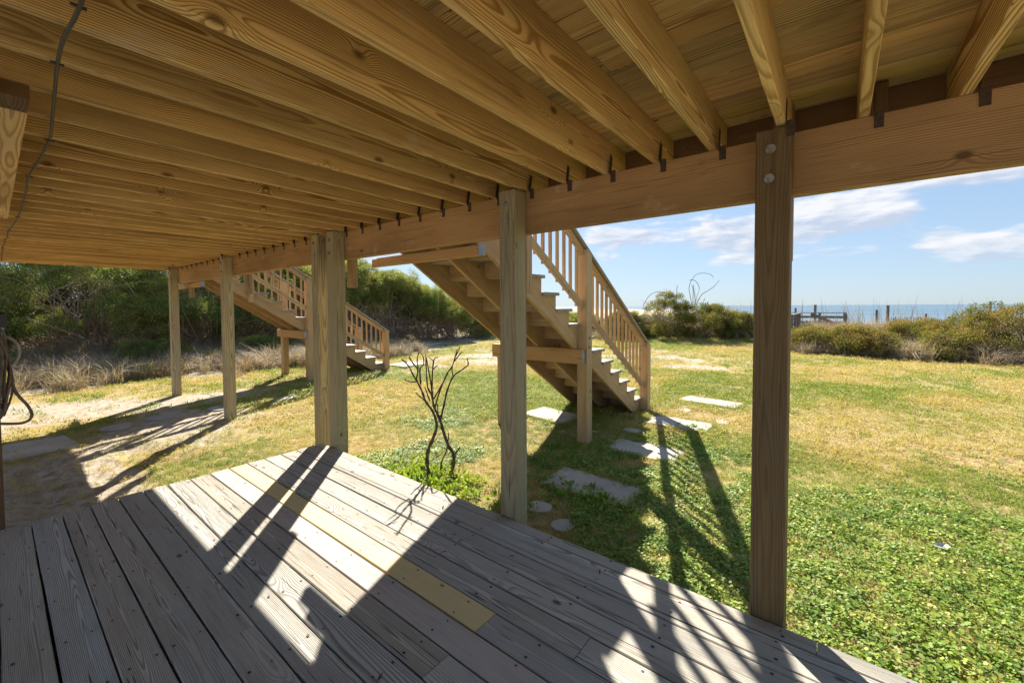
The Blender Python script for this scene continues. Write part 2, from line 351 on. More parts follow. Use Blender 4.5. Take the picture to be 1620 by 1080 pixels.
def blades_mesh(n, hmin, hmax, wd, spread, bend, mat, flat=0.0, seed=0):
    r = random.Random(seed); V = []; Fc = []; lv = []
    for i in range(n):
        a = r.uniform(0, 6.283); rr = spread*math.sqrt(r.random()); bx, by = rr*math.cos(a), rr*math.sin(a)
        d = r.uniform(0, 6.283); lean = bend*r.uniform(.3, 1.3)+flat; h = r.uniform(hmin, hmax); ww = wd*r.uniform(.6, 1.3)/2
        dxx, dyy = math.cos(d), math.sin(d); sx, sy = -dyy*ww, dxx*ww; k = len(V)
        for (t_, f) in ((0, 1), (.55, .8)):
            L = h*t_; off = h*lean*t_*t_; z = h*t_*(1-.35*min(lean, 1.6)*t_)
            V += [(bx+dxx*off-sx*f, by+dyy*off-sy*f, z), (bx+dxx*off+sx*f, by+dyy*off+sy*f, z)]
        V.append((bx+dxx*h*lean, by+dyy*h*lean, max(h*(1-.55*min(lean, 1.6)), .003)))
        Fc += [(k, k+1, k+3, k+2), (k+2, k+3, k+4)]; q = r.random(); lv += [q, q]
    me = mesh(V, Fc, mat); a = me.attributes.new('lv', 'FLOAT', 'FACE'); a.data.foreach_set('value', lv); return me
def leaves_mesh(n, R, leaf, mat, seed=0, asp=.6, squash=1.0, up=.3, stem=0):
    """leaf-sized faces spread through a clump of radius R"""
    r = random.Random(seed); V = []; Fc = []; lv = []
    for i in range(n):
        d = Vector((r.gauss(0, 1), r.gauss(0, 1), r.gauss(0, 1)+up)).normalized(); c = d*R*(r.random()**.5); c.z *= squash
        u = (d+Vector((r.gauss(0, .6), r.gauss(0, .6), r.gauss(0, .6)))).normalized(); s = u.orthogonal(); s = (Matrix.Rotation(r.uniform(0, 6.28), 3, u) @ s).normalized()
        l = leaf*r.uniform(.6, 1.3); k = len(V)
        V += [c, c+u*l*.5+s*l*asp*.5, c+u*l, c+u*l*.5-s*l*asp*.5]; Fc.append((k, k+1, k+2, k+3)); lv.append(r.random())
    me = mesh(V, Fc, mat); a = me.attributes.new('lv', 'FLOAT', 'FACE'); a.data.foreach_set('value', lv); return me
def clover_mesh(n, R, leaf, mat, seed):
    r = random.Random(seed); V = []; Fc = []; lv = []
    for i in range(n):
        a = r.uniform(0, 6.283); rr = R*math.sqrt(r.random()); c = Vector((rr*math.cos(a), rr*math.sin(a), r.uniform(.008, .04)*(1-.4*rr/R)))
        nz = Vector((r.gauss(0, .35), r.gauss(0, .35), 1)).normalized(); s = nz.orthogonal().normalized(); t_ = nz.cross(s); l = leaf*r.uniform(.6, 1.25); k = len(V)
        for j in range(5): q = 6.283*j/5+i; V.append(c+(s*math.cos(q)+t_*math.sin(q))*l*.5)
        Fc.append(tuple(range(k, k+5))); lv.append(r.random())
    me = mesh(V, Fc, mat); a = me.attributes.new('lv', 'FLOAT', 'FACE'); a.data.foreach_set('value', lv); return me

# ------------------------------------------------------------------ ground
def smst(x, a, b): t = np.clip((x-a)/(b-a), 0, 1); return t*t*(3-2*t)
def hashn(x, y, s):     # cheap smooth value noise (numpy)
    x = x*s; y = y*s; xi = np.floor(x).astype(np.int64); yi = np.floor(y).astype(np.int64); fx = x-xi; fy = y-yi; fx = fx*fx*(3-2*fx); fy = fy*fy*(3-2*fy)
    def h(a, b): v = np.sin(a*127.1+b*311.7+s*17.3)*43758.5453; return v-np.floor(v)
    return (h(xi, yi)*(1-fx)+h(xi+1, yi)*fx)*(1-fy)+(h(xi, yi+1)*(1-fx)+h(xi+1, yi+1)*fx)*fy
def fbm(x, y, s, o=4):
    v = 0; a = .5; tot = 0
    for i in range(o): v = v+a*hashn(x+i*13.7, y-i*7.1, s*2**i); tot += a; a *= .5
    return v/tot
GZ = -1.78
def sandmask(x, y):
    near = smst(-(((x-.0)/1.15)**2+((y-5.9)/1.9)**2), -1.6, -.3)*.9             # bare sand past the end of the platform
    under = smst(-x, -1.9, -.9)*smst(-y, -4.5, -3.5)*.9
    mid = smst(-(((x-13.6)/3.2)**2+((y-4.6)/2.6)**2), -1.6, 0)*.6
    path = smst(-(((x-12)/5.5)**2+((y-9.8)/2.2)**2), -1.6, 0)*.75
    back = smst(y, 12.2, 13.8)*.75
    strip = smst(-(((x-.8)/3.4)**2+((y-9.0)/3.4)**2), -1.4, -.1)*.62
    m = np.maximum.reduce([near, under, mid, path, back, strip])
    return np.clip(m+(fbm(x, y, 1.1)-.5)*1.0*(m > .02)+(fbm(x+50, y, .5)-.62)*.7, 0, 1)
def terrain(x, y):
    x = np.asarray(x, float); y = np.asarray(y, float)
    z = GZ+(fbm(x, y, .35, 3)-.5)*.07+(fbm(x, y, 2.2, 3)-.5)*.022
    z = z+smst(x, 19.5, 25)*.45*(1-smst(x, 27, 34)) - smst(x, 27, 75)*3.6
    z = z+(smst(y, 15, 22)*.5+smst(y, 21, 30)*1.9)*(1-smst(x, 15+(y-20)*.3, 30))
    rough = smst(-(((x-.3)/1.7)**2+((y-6.2)/1.6)**2), -1.4, -.2)
    z = z+rough*(fbm(x, y, 4.5, 4)-.5)*.16
    return z
def ground_mat():
    m, t, b, out = new_mat('lawn_and_sand'); geo = t.new('ShaderNodeNewGeometry').outputs['Position']
    sa = t.new('ShaderNodeAttribute', attribute_name='sand').outputs['Fac']
    n1 = t.noise(geo, .8, 5, .6); n2 = t.noise(geo, 9, 5, .65); n3 = t.noise(geo, 70, 4, .7)
    th = t.mix(t.sm(n2, .35, .65), (.42, .325, .155), (.27, .195, .10)); th = t.mix(t.m('MULTIPLY', t.sm(n1, .4, .6), .5), th, (.29, .27, .08))
    th = t.mix(t.m('MULTIPLY', t.sm(n3, .45, .7), .5), th, (.14, .10, .055))
    sd_ = t.mix(t.sm(n2, .3, .65), (.46, .42, .35), (.31, .265, .20)); sd_ = t.mix(t.m('MULTIPLY', t.sm(n3, .47, .68), .6), sd_, (.19, .14, .09)); sd_ = t.mix(t.m('MULTIPLY', t.sm(t.noise(geo, 4.5, 5, .7), .54, .66), .7), sd_, (.22, .165, .105))
    f = t.sm(t.m('ADD', sa, t.m('MULTIPLY', t.m('SUBTRACT', n2, .5), .5)), .3, .6)
    t.put(b.inputs['Base Color'], t.mix(f, th, sd_)); b.inputs['Roughness'].default_value = 1; b.inputs['Specular IOR Level'].default_value = .1
    bp = t.new('ShaderNodeBump'); bp.inputs['Distance'].default_value = .03; bp.inputs['Strength'].default_value = .8
    t.put(bp.inputs['Height'], t.m('ADD', t.m('MULTIPLY', n2, .7), t.m('MULTIPLY', n3, .5))); t.l.new(bp.outputs[0], b.inputs['Normal']); return m
M_GROUND = ground_mat()
def axis(lo, hi, step, far, n):
    core = np.arange(lo, hi+1e-6, step); g = np.geomspace(1, far, n)
    return np.concatenate([(lo-g)[::-1], core, hi+g])
gx = axis(-4, 27, .09, 380, 26); gy = axis(-7, 20, .09, 380, 26)
X, Y = np.meshgrid(gx, gy, indexing='ij'); Z = terrain(X, Y)
Vg = np.stack([X.ravel(), Y.ravel(), Z.ravel()], 1); nx, ny = X.shape
ii, jj = np.meshgrid(np.arange(nx-1), np.arange(ny-1), indexing='ij'); k = (ii*ny+jj).ravel()
Fg = np.stack([k, k+ny, k+ny+1, k+1], 1)
gm = bpy.data.meshes.new('ground'); gm.vertices.add(len(Vg)); gm.vertices.foreach_set('co', Vg.ravel())
gm.loops.add(Fg.size); gm.loops.foreach_set('vertex_index', Fg.ravel().astype(np.int32)); gm.polygons.add(len(Fg))
gm.polygons.foreach_set('loop_start', np.arange(0, Fg.size, 4, dtype=np.int32)); gm.polygons.foreach_set('loop_total', np.full(len(Fg), 4, dtype=np.int32))
gm.polygons.foreach_set('use_smooth', np.ones(len(Fg), dtype=bool)); gm.update(calc_edges=True)
a = gm.attributes.new('sand', 'FLOAT', 'POINT'); sv = sandmask(X, Y); sv = np.where(X > 30, 1.0, sv); a.data.foreach_set('value', sv.ravel().astype(np.float32))
tag(mk('ground', gm, None, None, M_GROUND), kind='structure')

# ocean
def ocean_mat():
    m, t, b, out = new_mat('ocean_water'); geo = t.new('ShaderNodeNewGeometry').outputs['Position']
    q = t.v('MULTIPLY', geo, (.012, .004, 1)); n = t.noise(q, 1, 4, .6)
    q2 = t.v('MULTIPLY', geo, (.09, .02, 1)); n2 = t.noise(q2, 1, 4, .65)
    dist = t.v('LENGTH', geo)
    shal = t.sm(dist, 420, 90)
    col = t.mix(t.sm(n, .3, .7), (.065, .125, .185), (.095, .165, .22)); col = t.mix(t.m('MULTIPLY', shal, .6), col, (.16, .225, .26))
    foam = t.m('MULTIPLY', t.sm(n2, .60, .70), t.sm(dist, 330, 120)); col = t.mix(foam, col, (.75, .78, .78))
    t.put(b.inputs['Base Color'], col); b.inputs['Roughness'].default_value = .35; b.inputs['IOR'].default_value = 1.33
    bp = t.new('ShaderNodeBump'); bp.inputs['Distance'].default_value = .6; bp.inputs['Strength'].default_value = .8
    t.put(bp.inputs['Height'], t.noise(t.v('MULTIPLY', geo, (.5, .16, 1)), 1, 5, .65)); t.l.new(bp.outputs[0], b.inputs['Normal']); return m
om = mesh([(55, -28000, -5.2), (28000, -28000, -5.2), (28000, 28000, -5.2), (55, 28000, -5.2)], [(0, 1, 2, 3)], ocean_mat())
tag(mk('ocean', om), kind='structure')

# ------------------------------------------------------------------ the lower platform
DZ = -1.508
ld = thing('deck_platform', 'low weathered grey board platform with one new yellow board in the foreground', 'deck', (0.5, 1.5, GZ))
gaps = [2.2937, 2.195, 2.036, 1.998, 1.84, 1.684, 1.527, 1.372, 1.217, 1.063, .906, .752, .598, .439, .289, .137]
while gaps[-1] > -2.6: gaps.append(gaps[-1]-.1545)
joints = {1: [], 4: [], 5: [], 6: [1.291], 7: [], 8: [1.295], 10: [1.725], 11: [2.146], 12: [2.552], 5.: [.856], 13: [.2], 14: [1.3]}
joints[5] = [.856]
nailV, nailF = [], []
YEND = 4.4578; YLOW = -2.4
for i in range(len(gaps)-1):
    xa, xb = gaps[i], gaps[i+1]; wd = xa-xb-(.0085 if i not in (1, 2) else .004); xc = (xa+xb)/2-.001
    ends = [YLOW]+sorted(joints.get(i, [] if i % 3 else [rng.choice([-.36, .05])]))+[YEND+rng.uniform(-.012, .012)]
    for j in range(len(ends)-1):
        ya, yb = ends[j]+(.0015 if j else 0), ends[j+1]-(.0015 if j < len(ends)-2 else 0)
        mat = M_DECK; c = tintc(.14)
        if i == 6 and j == 1: mat, c = M_NEWB, (1.05, 1.0, .9)
        if i == 7: mat, c = M_PALE, (1.0, 1.0, 1.02)
        zt = DZ-.019+rng.uniform(-.0015, .0015)
        lum('board', ld, mat, (xc, yb, zt), (xc, ya, zt), wd, .038, col=c, segs=max(2, int((yb-ya)/.35)), jit=.0022, bev=.004)
    if i in (2,): continue
    yy = YEND-.06
    while yy > -1.8:
        for s in (-1, 1):
            if rng.random() < .93:
                px_, py_ = xc+s*(wd/2-.028)+rng.uniform(-.008, .008), yy+rng.uniform(-.014, .014); rr = rng.uniform(.0045, .0075); k0 = len(nailV)
                for q in range(6): nailV.append((px_+rr*math.cos(q*1.047), py_+rr*1.3*math.sin(q*1.047), DZ+.0022))
                nailF.append(tuple(range(k0, k0+6)))
        yy -= .4215
base = W[ld.name].to_translation()
tag(mk('nail_heads', mesh([Vector(v)-base for v in nailV], nailF, M_NAIL), Matrix.Translation(base), ld), kind='stuff')
for yy in np.arange(YEND-.05, -2.4, -.4215):
    lum('floor_joist', ld, M_RIM, (2.24, yy, DZ-.038-.07), (-2.6, yy, DZ-.038-.07), .038, .14)
lum('edge_board', ld, M_DECK, (2.266, YLOW, DZ-.038-.071), (2.266, YEND-.03, DZ-.038-.071), .03, .142)
lum('edge_board', ld, M_DECK, (2.24, YEND-.012, DZ-.038-.072), (-2.6, YEND-.012, DZ-.038-.072), .03, .142)

# ------------------------------------------------------------------ the raised deck overhead
XP, XB, ZB, ZT, ZU = 2.2987, 2.4408, .529, .8257, 1.031
rd = thing('raised_deck', 'raised wooden deck overhead on square posts with a long beam and closely spaced joists', 'deck', (2.37, 4.4, GZ))
JN = range(-11, 36)
for i in JN:
    y = .2251+.305*i+rng.uniform(-.008, .008)
    lum('joist', rd, M_JOIST, (-1.35, y, (ZT+ZU)/2), (2.706, y, (ZT+ZU)/2+rng.uniform(-.001, .001)), .038, ZU-ZT-.002, col=tintc(.16))
# ceiling boards
xx = 2.744; nb = 0
while xx > -1.25:
    cuts = [-3.2]+sorted(rng.uniform(0, 10) for _ in range(rng.choice([1, 2])))+[11.1]
    for j in range(len(cuts)-1):
        lum('floor_board', rd, M_CEIL, (xx-.0695, cuts[j]+.002, ZU+.014), (xx-.0695, cuts[j+1]-.002, ZU+.014), .139, .028, col=tintc(.2))
    xx -= .1425
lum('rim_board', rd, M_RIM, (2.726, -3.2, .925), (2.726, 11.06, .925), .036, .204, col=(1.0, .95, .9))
lum('rim_board', rd, M_JOIST, (-1.35, 11.08, (ZT+ZU)/2-.01), (2.706, 11.08, (ZT+ZU)/2-.01), .038, ZU-ZT)
# beam, two plies, butted near the posts
for (ya, yb) in ((-3.3, 1.83), (1.834, 4.42), (4.424, 7.58), (7.584, 10.72)):
    for xo in (.019, .0585):
        lum('beam', rd, M_BEAM, (XB+xo, ya, (ZB+ZT)/2), (XB+xo, yb, (ZB+ZT)/2), .038, ZT-ZB-.001, col=tintc(.08))
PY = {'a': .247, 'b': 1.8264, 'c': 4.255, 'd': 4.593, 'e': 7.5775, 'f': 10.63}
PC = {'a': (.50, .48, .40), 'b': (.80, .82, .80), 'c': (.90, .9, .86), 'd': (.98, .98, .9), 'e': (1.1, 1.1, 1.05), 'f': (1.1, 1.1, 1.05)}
bV, bF = [], []
hexb = mesh(*cyl_data((0, 0, 0), (-1, 0, 0), .021, .004, 16), M_BOLT); 
V_, F_ = cyl_data((0, 0, 0), (-1, 0, 0), .021, .004, 16); cyl_data((-.004, 0, 0), (-1, 0, 0), .0115, .012, 6, V_, F_); boltm = mesh(V_, F_, M_BOLT)
for kx, y in PY.items():
    zb = GZ-.15; zt = ZT-.012
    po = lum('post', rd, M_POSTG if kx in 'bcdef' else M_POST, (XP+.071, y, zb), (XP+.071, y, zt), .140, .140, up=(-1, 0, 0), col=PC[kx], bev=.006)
    for dz in (.10, .235): mk('bolt', boltm, Matrix.Translation((XP, y+rng.uniform(-.01, .015), ZT-dz)), po)
for y in (4.405, 1.98, .236, 10.55, -.12, 7.5):          # feet of the railing posts, between beam and rim
    lum('railing_post', rd, M_POST if y != -.12 else M_RIM, (2.655, y, .235 if y != -.12 else .60), (2.655, y, ZU-.006), .088, .088, up=(-1, 0, 0), col=(1.0, .95, .85))
# hurricane ties
V_, F_ = [], []
def boxd(x0, x1, y0, y1, z0, z1, V, Fc):
    k = len(V); V += [(x0, y0, z0), (x1, y0, z0), (x1, y1, z0), (x0, y1, z0), (x0, y0, z1), (x1, y0, z1), (x1, y1, z1), (x0, y1, z1)]
    Fc += [(k, k+3, k+2, k+1), (k+4, k+5, k+6, k+7), (k, k+1, k+5, k+4), (k+1, k+2, k+6, k+5), (k+2, k+3, k+7, k+6), (k+3, k, k+4, k+7)]
boxd(-.003, 0, -.033, -.001, -.06, .012, V_, F_)
k0 = len(V_); V_ += [(-.022, -.003, .008), (0, -.003, -.02), (.024, -.003, .10), (.0, -.003, .115), (-.022, 0, .008), (0, 0, -.02), (.024, 0, .10), (.0, 0, .115)]
F_ += [(k0, k0+1, k0+2, k0+3), (k0+7, k0+6, k0+5, k0+4), (k0, k0+4, k0+5, k0+1), (k0+1, k0+5, k0+6, k0+2), (k0+2, k0+6, k0+7, k0+3), (k0+3, k0+7, k0+4, k0)]
tiem = mesh(V_, F_, M_TIE)
for i in JN:
    y = .2251+.305*i-.0195
    if y > 10.6: continue
    xf = XB
    if min(abs(y-.02-v) for v in PY.values()) < .085: xf = XP+.0
    mk('joist_tie', tiem, Matrix.Translation((xf, y-.008, ZT)), rd)
# beam fragment above on the left: two flat plies under the joists with the inner post below
for (x0, x1, y0, zz) in ((.02, .114, 2.50, .772), (-.11, .018, 2.42, .771)):
    lum('support_board', rd, M_STAIR, ((x0+x1)/2, 5.50, zz+.026), ((x0+x1)/2, y0, zz+.026), x1-x0-.002, .051, col=(1.5, 1.5, 1.3))
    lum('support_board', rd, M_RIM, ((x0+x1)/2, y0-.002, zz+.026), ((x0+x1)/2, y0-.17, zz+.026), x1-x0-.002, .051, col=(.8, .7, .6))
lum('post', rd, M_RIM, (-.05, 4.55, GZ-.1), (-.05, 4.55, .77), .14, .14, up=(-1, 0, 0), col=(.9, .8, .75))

# cable stapled along the joists
cb = [(.17, -1.6), (.17, 1.59), (.16, 2.01), (.20, 2.95), (.17, 3.84), (.18, 4.74), (.17, 5.57), (.14, 6.59), (.12, 8.49), (.13, 10.9)]
cp = []
for (a, b) in zip(cb[:-1], cb[1:]):
    n = max(2, int((b[1]-a[1])/.305))
    for j in range(n):
        t_ = j/n; sag = .022*math.sin(math.pi*((t_*n) % 1)) if n > 2 else 0
        cp.append((a[0]+(b[0]-a[0])*t_+rng.uniform(-.006, .006), a[1]+(b[1]-a[1])*t_, ZT-.008-rng.uniform(0, .012)))
cp.append((.13, 10.9, ZT-.01))
ca = thing('power_cable', 'thin black cable stapled across the undersides of the joists at upper left', 'cable', (.17, 2, ZT))
cbse = W[ca.name].to_translation()
V_, F_ = tube_data([Vector(p)-cbse for p in smooth_path(cp, 3)], .0055, 6)
mk('cable', mesh(V_, F_, M_CABLE, True), Matrix.Translation(cbse), ca)
V_, F_ = [], []; boxd(-.016, .016, -.004, .004, -.006, 0, V_, F_); stm = mesh(V_, F_, M_CABLE)
for (x_, y_) in cb[1:-1]: mk('staple', stm, Matrix.Translation((x_, y_, ZT-.016)), ca)

# hose, box, pipe on the inner post
hx, hy = .025, 4.48
hb = thing('electrical_box', 'small black outlet box with grey pipe on the dark post at the left edge', 'electrical box', (hx, hy, -.07))
V_, F_ = [], []; boxd(-.012, .045, -.03, .03, -.045, .04, V_, F_); mk('box', mesh(V_, F_, M_BLACK), Matrix.Translation((hx, hy, -.07)), hb)
V_, F_ = [], []; boxd(.0455, .047, -.008, .008, -.004, .002, V_, F_); mk('plate', mesh(V_, F_, M_PVC), Matrix.Translation((hx, hy, -.07)), hb)
V_, F_ = tube_data([(.0, 0, .04), (.0, 0, .13)], .013, 10); mk('pipe', mesh(V_, F_, M_CONDUIT, True), Matrix.Translation((hx, hy, -.07)), hb)
V_, F_ = tube_data([(.02, 0, -.05), (.02, 0, -.19)], .009, 10); mk('pipe', mesh(V_, F_, M_PVC, True), Matrix.Translation((hx, hy, -.07)), hb)
V_, F_ = tube_data(smooth_path([(.0, 0, -.11), (.05, .01, -.125), (.085, .01, -.18), (.088, .01, -.25), (.06, .01, -.31), (.02, 0, -.335), (-.02, 0, -.33)], 5), .011, 10)
mk('flexible_conduit', mesh(V_, F_, M_CONDUIT, True), Matrix.Translation((hx, hy, -.07)), hb)
V_, F_ = [], []
for q in range(13):
    hh = rng.uniform(.22, .34); ww = rng.uniform(.03, .05); z0 = -.42+rng.uniform(-.04, .03); yo = rng.uniform(-.04, .04); ph = rng.uniform(0, 6); ox = rng.uniform(-.02, .02)
    pts = [(hx+ox+ww*math.cos(a_)*(.75+.25*math.cos(a_*3+ph)), hy-.02+yo+.03*math.sin(a_+ph), z0+hh*math.sin(a_)*(.92 if math.sin(a_) > 0 else 1)) for a_ in np.linspace(0, 2*math.pi, 22)]
    tube_data(pts, .0062, 6, V_, F_)
pts = smooth_path([(hx+.03, hy, -.30), (hx+.06, hy-.02, -.55), (hx+.12, hy-.03, -.68), (hx+.135, hy-.02, -.76), (hx+.09, hy, -.80), (hx-.02, hy, -.78)], 5); tube_data(pts, .009, 8, V_, F_)
tag(mk('garden_hose', mesh(V_, F_, M_HOSE, True)), 'brown garden hose hanging in loose loops on the dark post at the left edge', 'hose')

# ------------------------------------------------------------------ staircases
SL = .6214; ANG = math.atan(SL)
def staircase(name, label, dy, rails, gz=GZ):
    st = thing(name, label, 'staircase', (7.0, 3.2+dy, gz))
    yr, yl = 2.64+dy, 3.79+dy
    X0 = 3.985; n0, n1 = -3, 10
    nose = lambda n: (X0+.3106*n, .36-.193*n)
    for ys in (yr, 3.20+dy, yl):
        pts = [(2.75, nose(n0)[1]-.04+.193-.19)]
        pts = [(2.75, nose(n0)[1]-.038)]
        for n in range(n0, n1+1):
            x, z = nose(n); pts.append((x-.03, z-.038))
            if n < n1: pts.append((x-.03, z-.193-.038))
        x, z = nose(n1); pts.append((x-.03, gz-.03)); pts.append(((2.41-gz)/SL, gz-.03)); pts.append((2.75, 2.41-SL*2.75))
        prism('stringer', st, M_STAIR, pts, ys, ys+.038, ANG, tintc(.06))
    for n in range(n0, n1+1):
        x, z = nose(n)
        for (xa, xb) in ((x-.0005, x-.1695), (x-.1735, x-.3425)):
            lum('tread', st, M_TREAD, ((xa+xb)/2, 2.61+dy+rng.uniform(-.006, .006), z-.019), ((xa+xb)/2, 3.85+dy, z-.019), xa-xb, .037, col=tintc(.1), bev=.005)
        lum('riser', st, M_STAIR, (x-.043, 2.68+dy, z-.0385-.0925), (x-.0435, 3.79+dy, z-.0385-.0925), .022, .185)
    def post(xc, yc, z1, z0=gz-.1, wd=.14, cut=False):
        if not cut: return lum('newel_post', st, M_STAIR, (xc, yc, z0), (xc, yc, z1), wd, wd, up=(-1, 0, 0), col=tintc(.08), bev=.005)
        h = wd/2; p = prism('newel_post', st, M_STAIR, [(xc-h, z0), (xc+h, z0), (xc+h, z1-SL*h), (xc+h*.2, z1+SL*0), (xc-h, z1+SL*h*.8)], yc-h, yc+h, math.pi/2); return p
    ytop = lambda x: 3.725-SL*x
    for s, yp in ((1, 2.57+dy), (-1, 3.93+dy)):
        if s == 1 or rails == 2:
            pm = post(4.86, yp, ytop(4.86)-.01, cut=True); post(7.045, yp, ytop(7.045)+.005, cut=True); post(3.60, yp+.022*s, ytop(3.6)-.01, z0=nose(-1)[1]-.42, wd=.09)
            for z_ in (-.13, -.25): mk('bolt', boltm, Matrix.Translation((4.86, yp-.0705*1, -.28+z_)) @ Matrix.Rotation(math.pi/2, 4, 'Z'), pm)
            # rails
            for (xa, xb) in ((2.78, 4.785), (4.935, 6.97)):
                lum('rail', st, M_STAIR, (xa, yp, 3.672-SL*xa), (xb, yp, 3.672-SL*xb), .038, .089)
                lum('rail', st, M_STAIR, (xa, yp, 2.97-SL*xa), (xb, yp, 2.97-SL*xb), .038, .089)
                nbal = 7 if xa > 4 or True else 7
                n_ = int((xb-xa)/.145); g_ = (xb-xa)/(n_)
                for j in range(n_):
                    bx = xa+g_*(j+.5)
                    if xa < 4 and abs(bx-3.6) < .07: continue
                    lum('baluster', st, M_STAIR, (bx, yp+.037*s, 2.93-SL*bx), (bx, yp+.037*s, 3.70-SL*bx), .034, .034, up=(-1, 0, 0), col=tintc(.12))
            lum('handrail', st, M_TREAD, (2.78, yp+.01*s, 3.750-SL*2.78), (7.14, yp+.01*s, 3.750-SL*7.14), .14, .036, col=(.95, .85, .75))
        else: post(4.86, yp, -.56)
    # cross beam on the middle posts, bracket and upper support plank
    for xo in (0, .039): lum('cross_beam', st, M_STAIR, (4.73+xo, 2.53+dy, -.645), (4.73+xo, 4.03+dy, -.645), .038, .19, col=(1.1, 1.0, .9))
    lum('bracket', st, M_STRAP, (4.79, 2.525+dy, -.645), (4.708, 2.525+dy, -.645), .008, .15)
    for xo, e in ((0, 3.84), (.041, 3.99)): lum('support_plank', st, M_STAIR, (2.622+xo, 2.38+dy, .483), (2.622+xo, e+dy, .483), .038, .086, col=(1.1, 1.0, .85))
    lum('bracket', st, M_STRAP, (2.60, 2.372+dy, .49), (2.69, 2.372+dy, .49), .01, .10)
    return st
staircase('staircase', 'near wooden staircase with one railing running down to the stepping slabs', 0, 1)
staircase('staircase', 'far wooden staircase with railings on both sides seen beyond the paired posts', 7.45, 2)

# ------------------------------------------------------------------ pavers and stepping stones
def slab(name, label, cx, cy, lx, ly, rot, th=.05, group='rectangular concrete slabs of the path', col=None, z=None):
    V = []; hx_, hy_ = lx/2, ly/2
    for (x0_, y0_, x1_, y1_) in ((-hx_, -hy_, hx_, -hy_), (hx_, -hy_, hx_, hy_), (hx_, hy_, -hx_, hy_), (-hx_, hy_, -hx_, -hy_)):
        ch = rng.uniform(.012, .045)
        ts = [ch/math.hypot(x1_-x0_, y1_-y0_)]+[k_/9 for k_ in range(1, 9)]+[1-ch/math.hypot(x1_-x0_, y1_-y0_)]
        for t_ in ts: V.append((x0_+(x1_-x0_)*t_+rng.uniform(-.006, .006), y0_+(y1_-y0_)*t_+rng.uniform(-.006, .006), 0))
    return slab_from(name, label, V, cx, cy, rot, th, group, col, z)
def slab_from(name, label, outline, cx, cy, rot, th, group, col, z):
    n = len(outline); V = [(x*.985, y*.985, th) for x, y, _ in outline]+[(x, y, th-.008) for x, y, _ in outline]+[(x, y, -.05) for x, y, _ in outline]
    Fc = [tuple(range(n))]+[(k_, k_+n, (k_+1) % n+n, (k_+1) % n) for k_ in range(n)]+[(k_+n, k_+2*n, (k_+1) % n+2*n, (k_+1) % n+n) for k_ in range(n)]
    z = float(terrain(cx, cy)) if z is None else z
    o = mk(name, mesh(V, Fc, M_SLAB), Matrix.Translation((cx, cy, z-.012)) @ Matrix.Rotation(rot, 4, 'Z') @ Matrix.Rotation(rng.uniform(-.012, .012), 4, 'X'), None, None, col or tintc(.08))
    return tag(o, label, 'paving slab', group)
slab('paving_slab', 'concrete slab nearest the platform, in shade among clover', 3.64, 1.85, .52, .90, .03, .032)
slab('paving_slab', 'concrete slab striped by the railing shadow, second from the platform', 5.03, 1.83, .52, .90, .02, .032)
slab('paving_slab', 'concrete slab beside the foot of the near stairs, half in newel shadow', 6.50, 1.86, .55, .90, -.04, .032)
slab('paving_slab', 'fully sunlit concrete slab farthest out on the lawn path', 8.33, 1.82, .50, 1.0, -.12, .032)
slab('paving_slab', 'concrete slab under the near staircase, half sunlit', 5.72, 3.63, .62, .82, -.15, .032)
slab('paving_slab', 'wide flat slab on bare sand at the left edge of the picture', .0, 8.06, 1.32, .95, .12, .03)
slab('paving_slab', 'pale slab at the foot of the far staircase', 8.05, 10.35, .9, .9, .0, .05)
def stone(label, cx, cy, rx, ry, rot=0, th=.035, col=None, irr=.04):
    n = 22; ph = rng.uniform(0, 6)
    V = [(rx*math.cos(6.283*k_/n)*(1+irr*math.sin(3*k_*.2856+ph)), ry*math.sin(6.283*k_/n)*(1+irr*math.cos(2*k_*.2856+ph)), 0) for k_ in range(n)]
    o = slab_from('stepping_stone', label, V, cx, cy, rot, th, 'small stepping stones', col, None); o['category'] = 'stepping stone'; return o
stone('round grey-green stepping stone touching the platform edge', 2.83, 1.69, .10, .09, 0, .03, (.85, .95, .9))
stone('irregular stone half hidden behind the middle post', 2.96, 2.0, .10, .12, .4, .035, None, .12)
stone('small stone sunk in clover between the first two slabs', 4.30, 2.30, .09, .11, .2, .02, None, .1)
stone('small stone sunk in clover right of the first slab', 4.35, 1.62, .07, .08, .1, .02, None, .1)
stone('flat stone between the second and third slabs', 5.75, 2.28, .10, .12, 0, .03, None, .12)
stone('small sunlit stone near the farthest slab', 7.40, 2.03, .12, .14, 0, .02, None, .1)
stone('small sunlit stone right of the third slab', 7.0, 1.35, .12, .1, 0, .02, None, .1)
stone('oval grey stone in the long shadow at left', 1.12, 8.36, .17, .20, .2, .03, (.8, .85, .9))
stone('angular grey stone left of the farthest shadow bend', 1.67, 8.50, .18, .17, .6, .045, (.75, .8, .88), .14)
stone('grey stone beside the second post from the far end', 2.45, 8.45, .14, .20, .1, .04, (.75, .8, .88), .1)
stone('grey flat stone in shade beyond the second far post', 3.6, 8.4, .3, .14, .3, .03, (.75, .8, .88), .1)

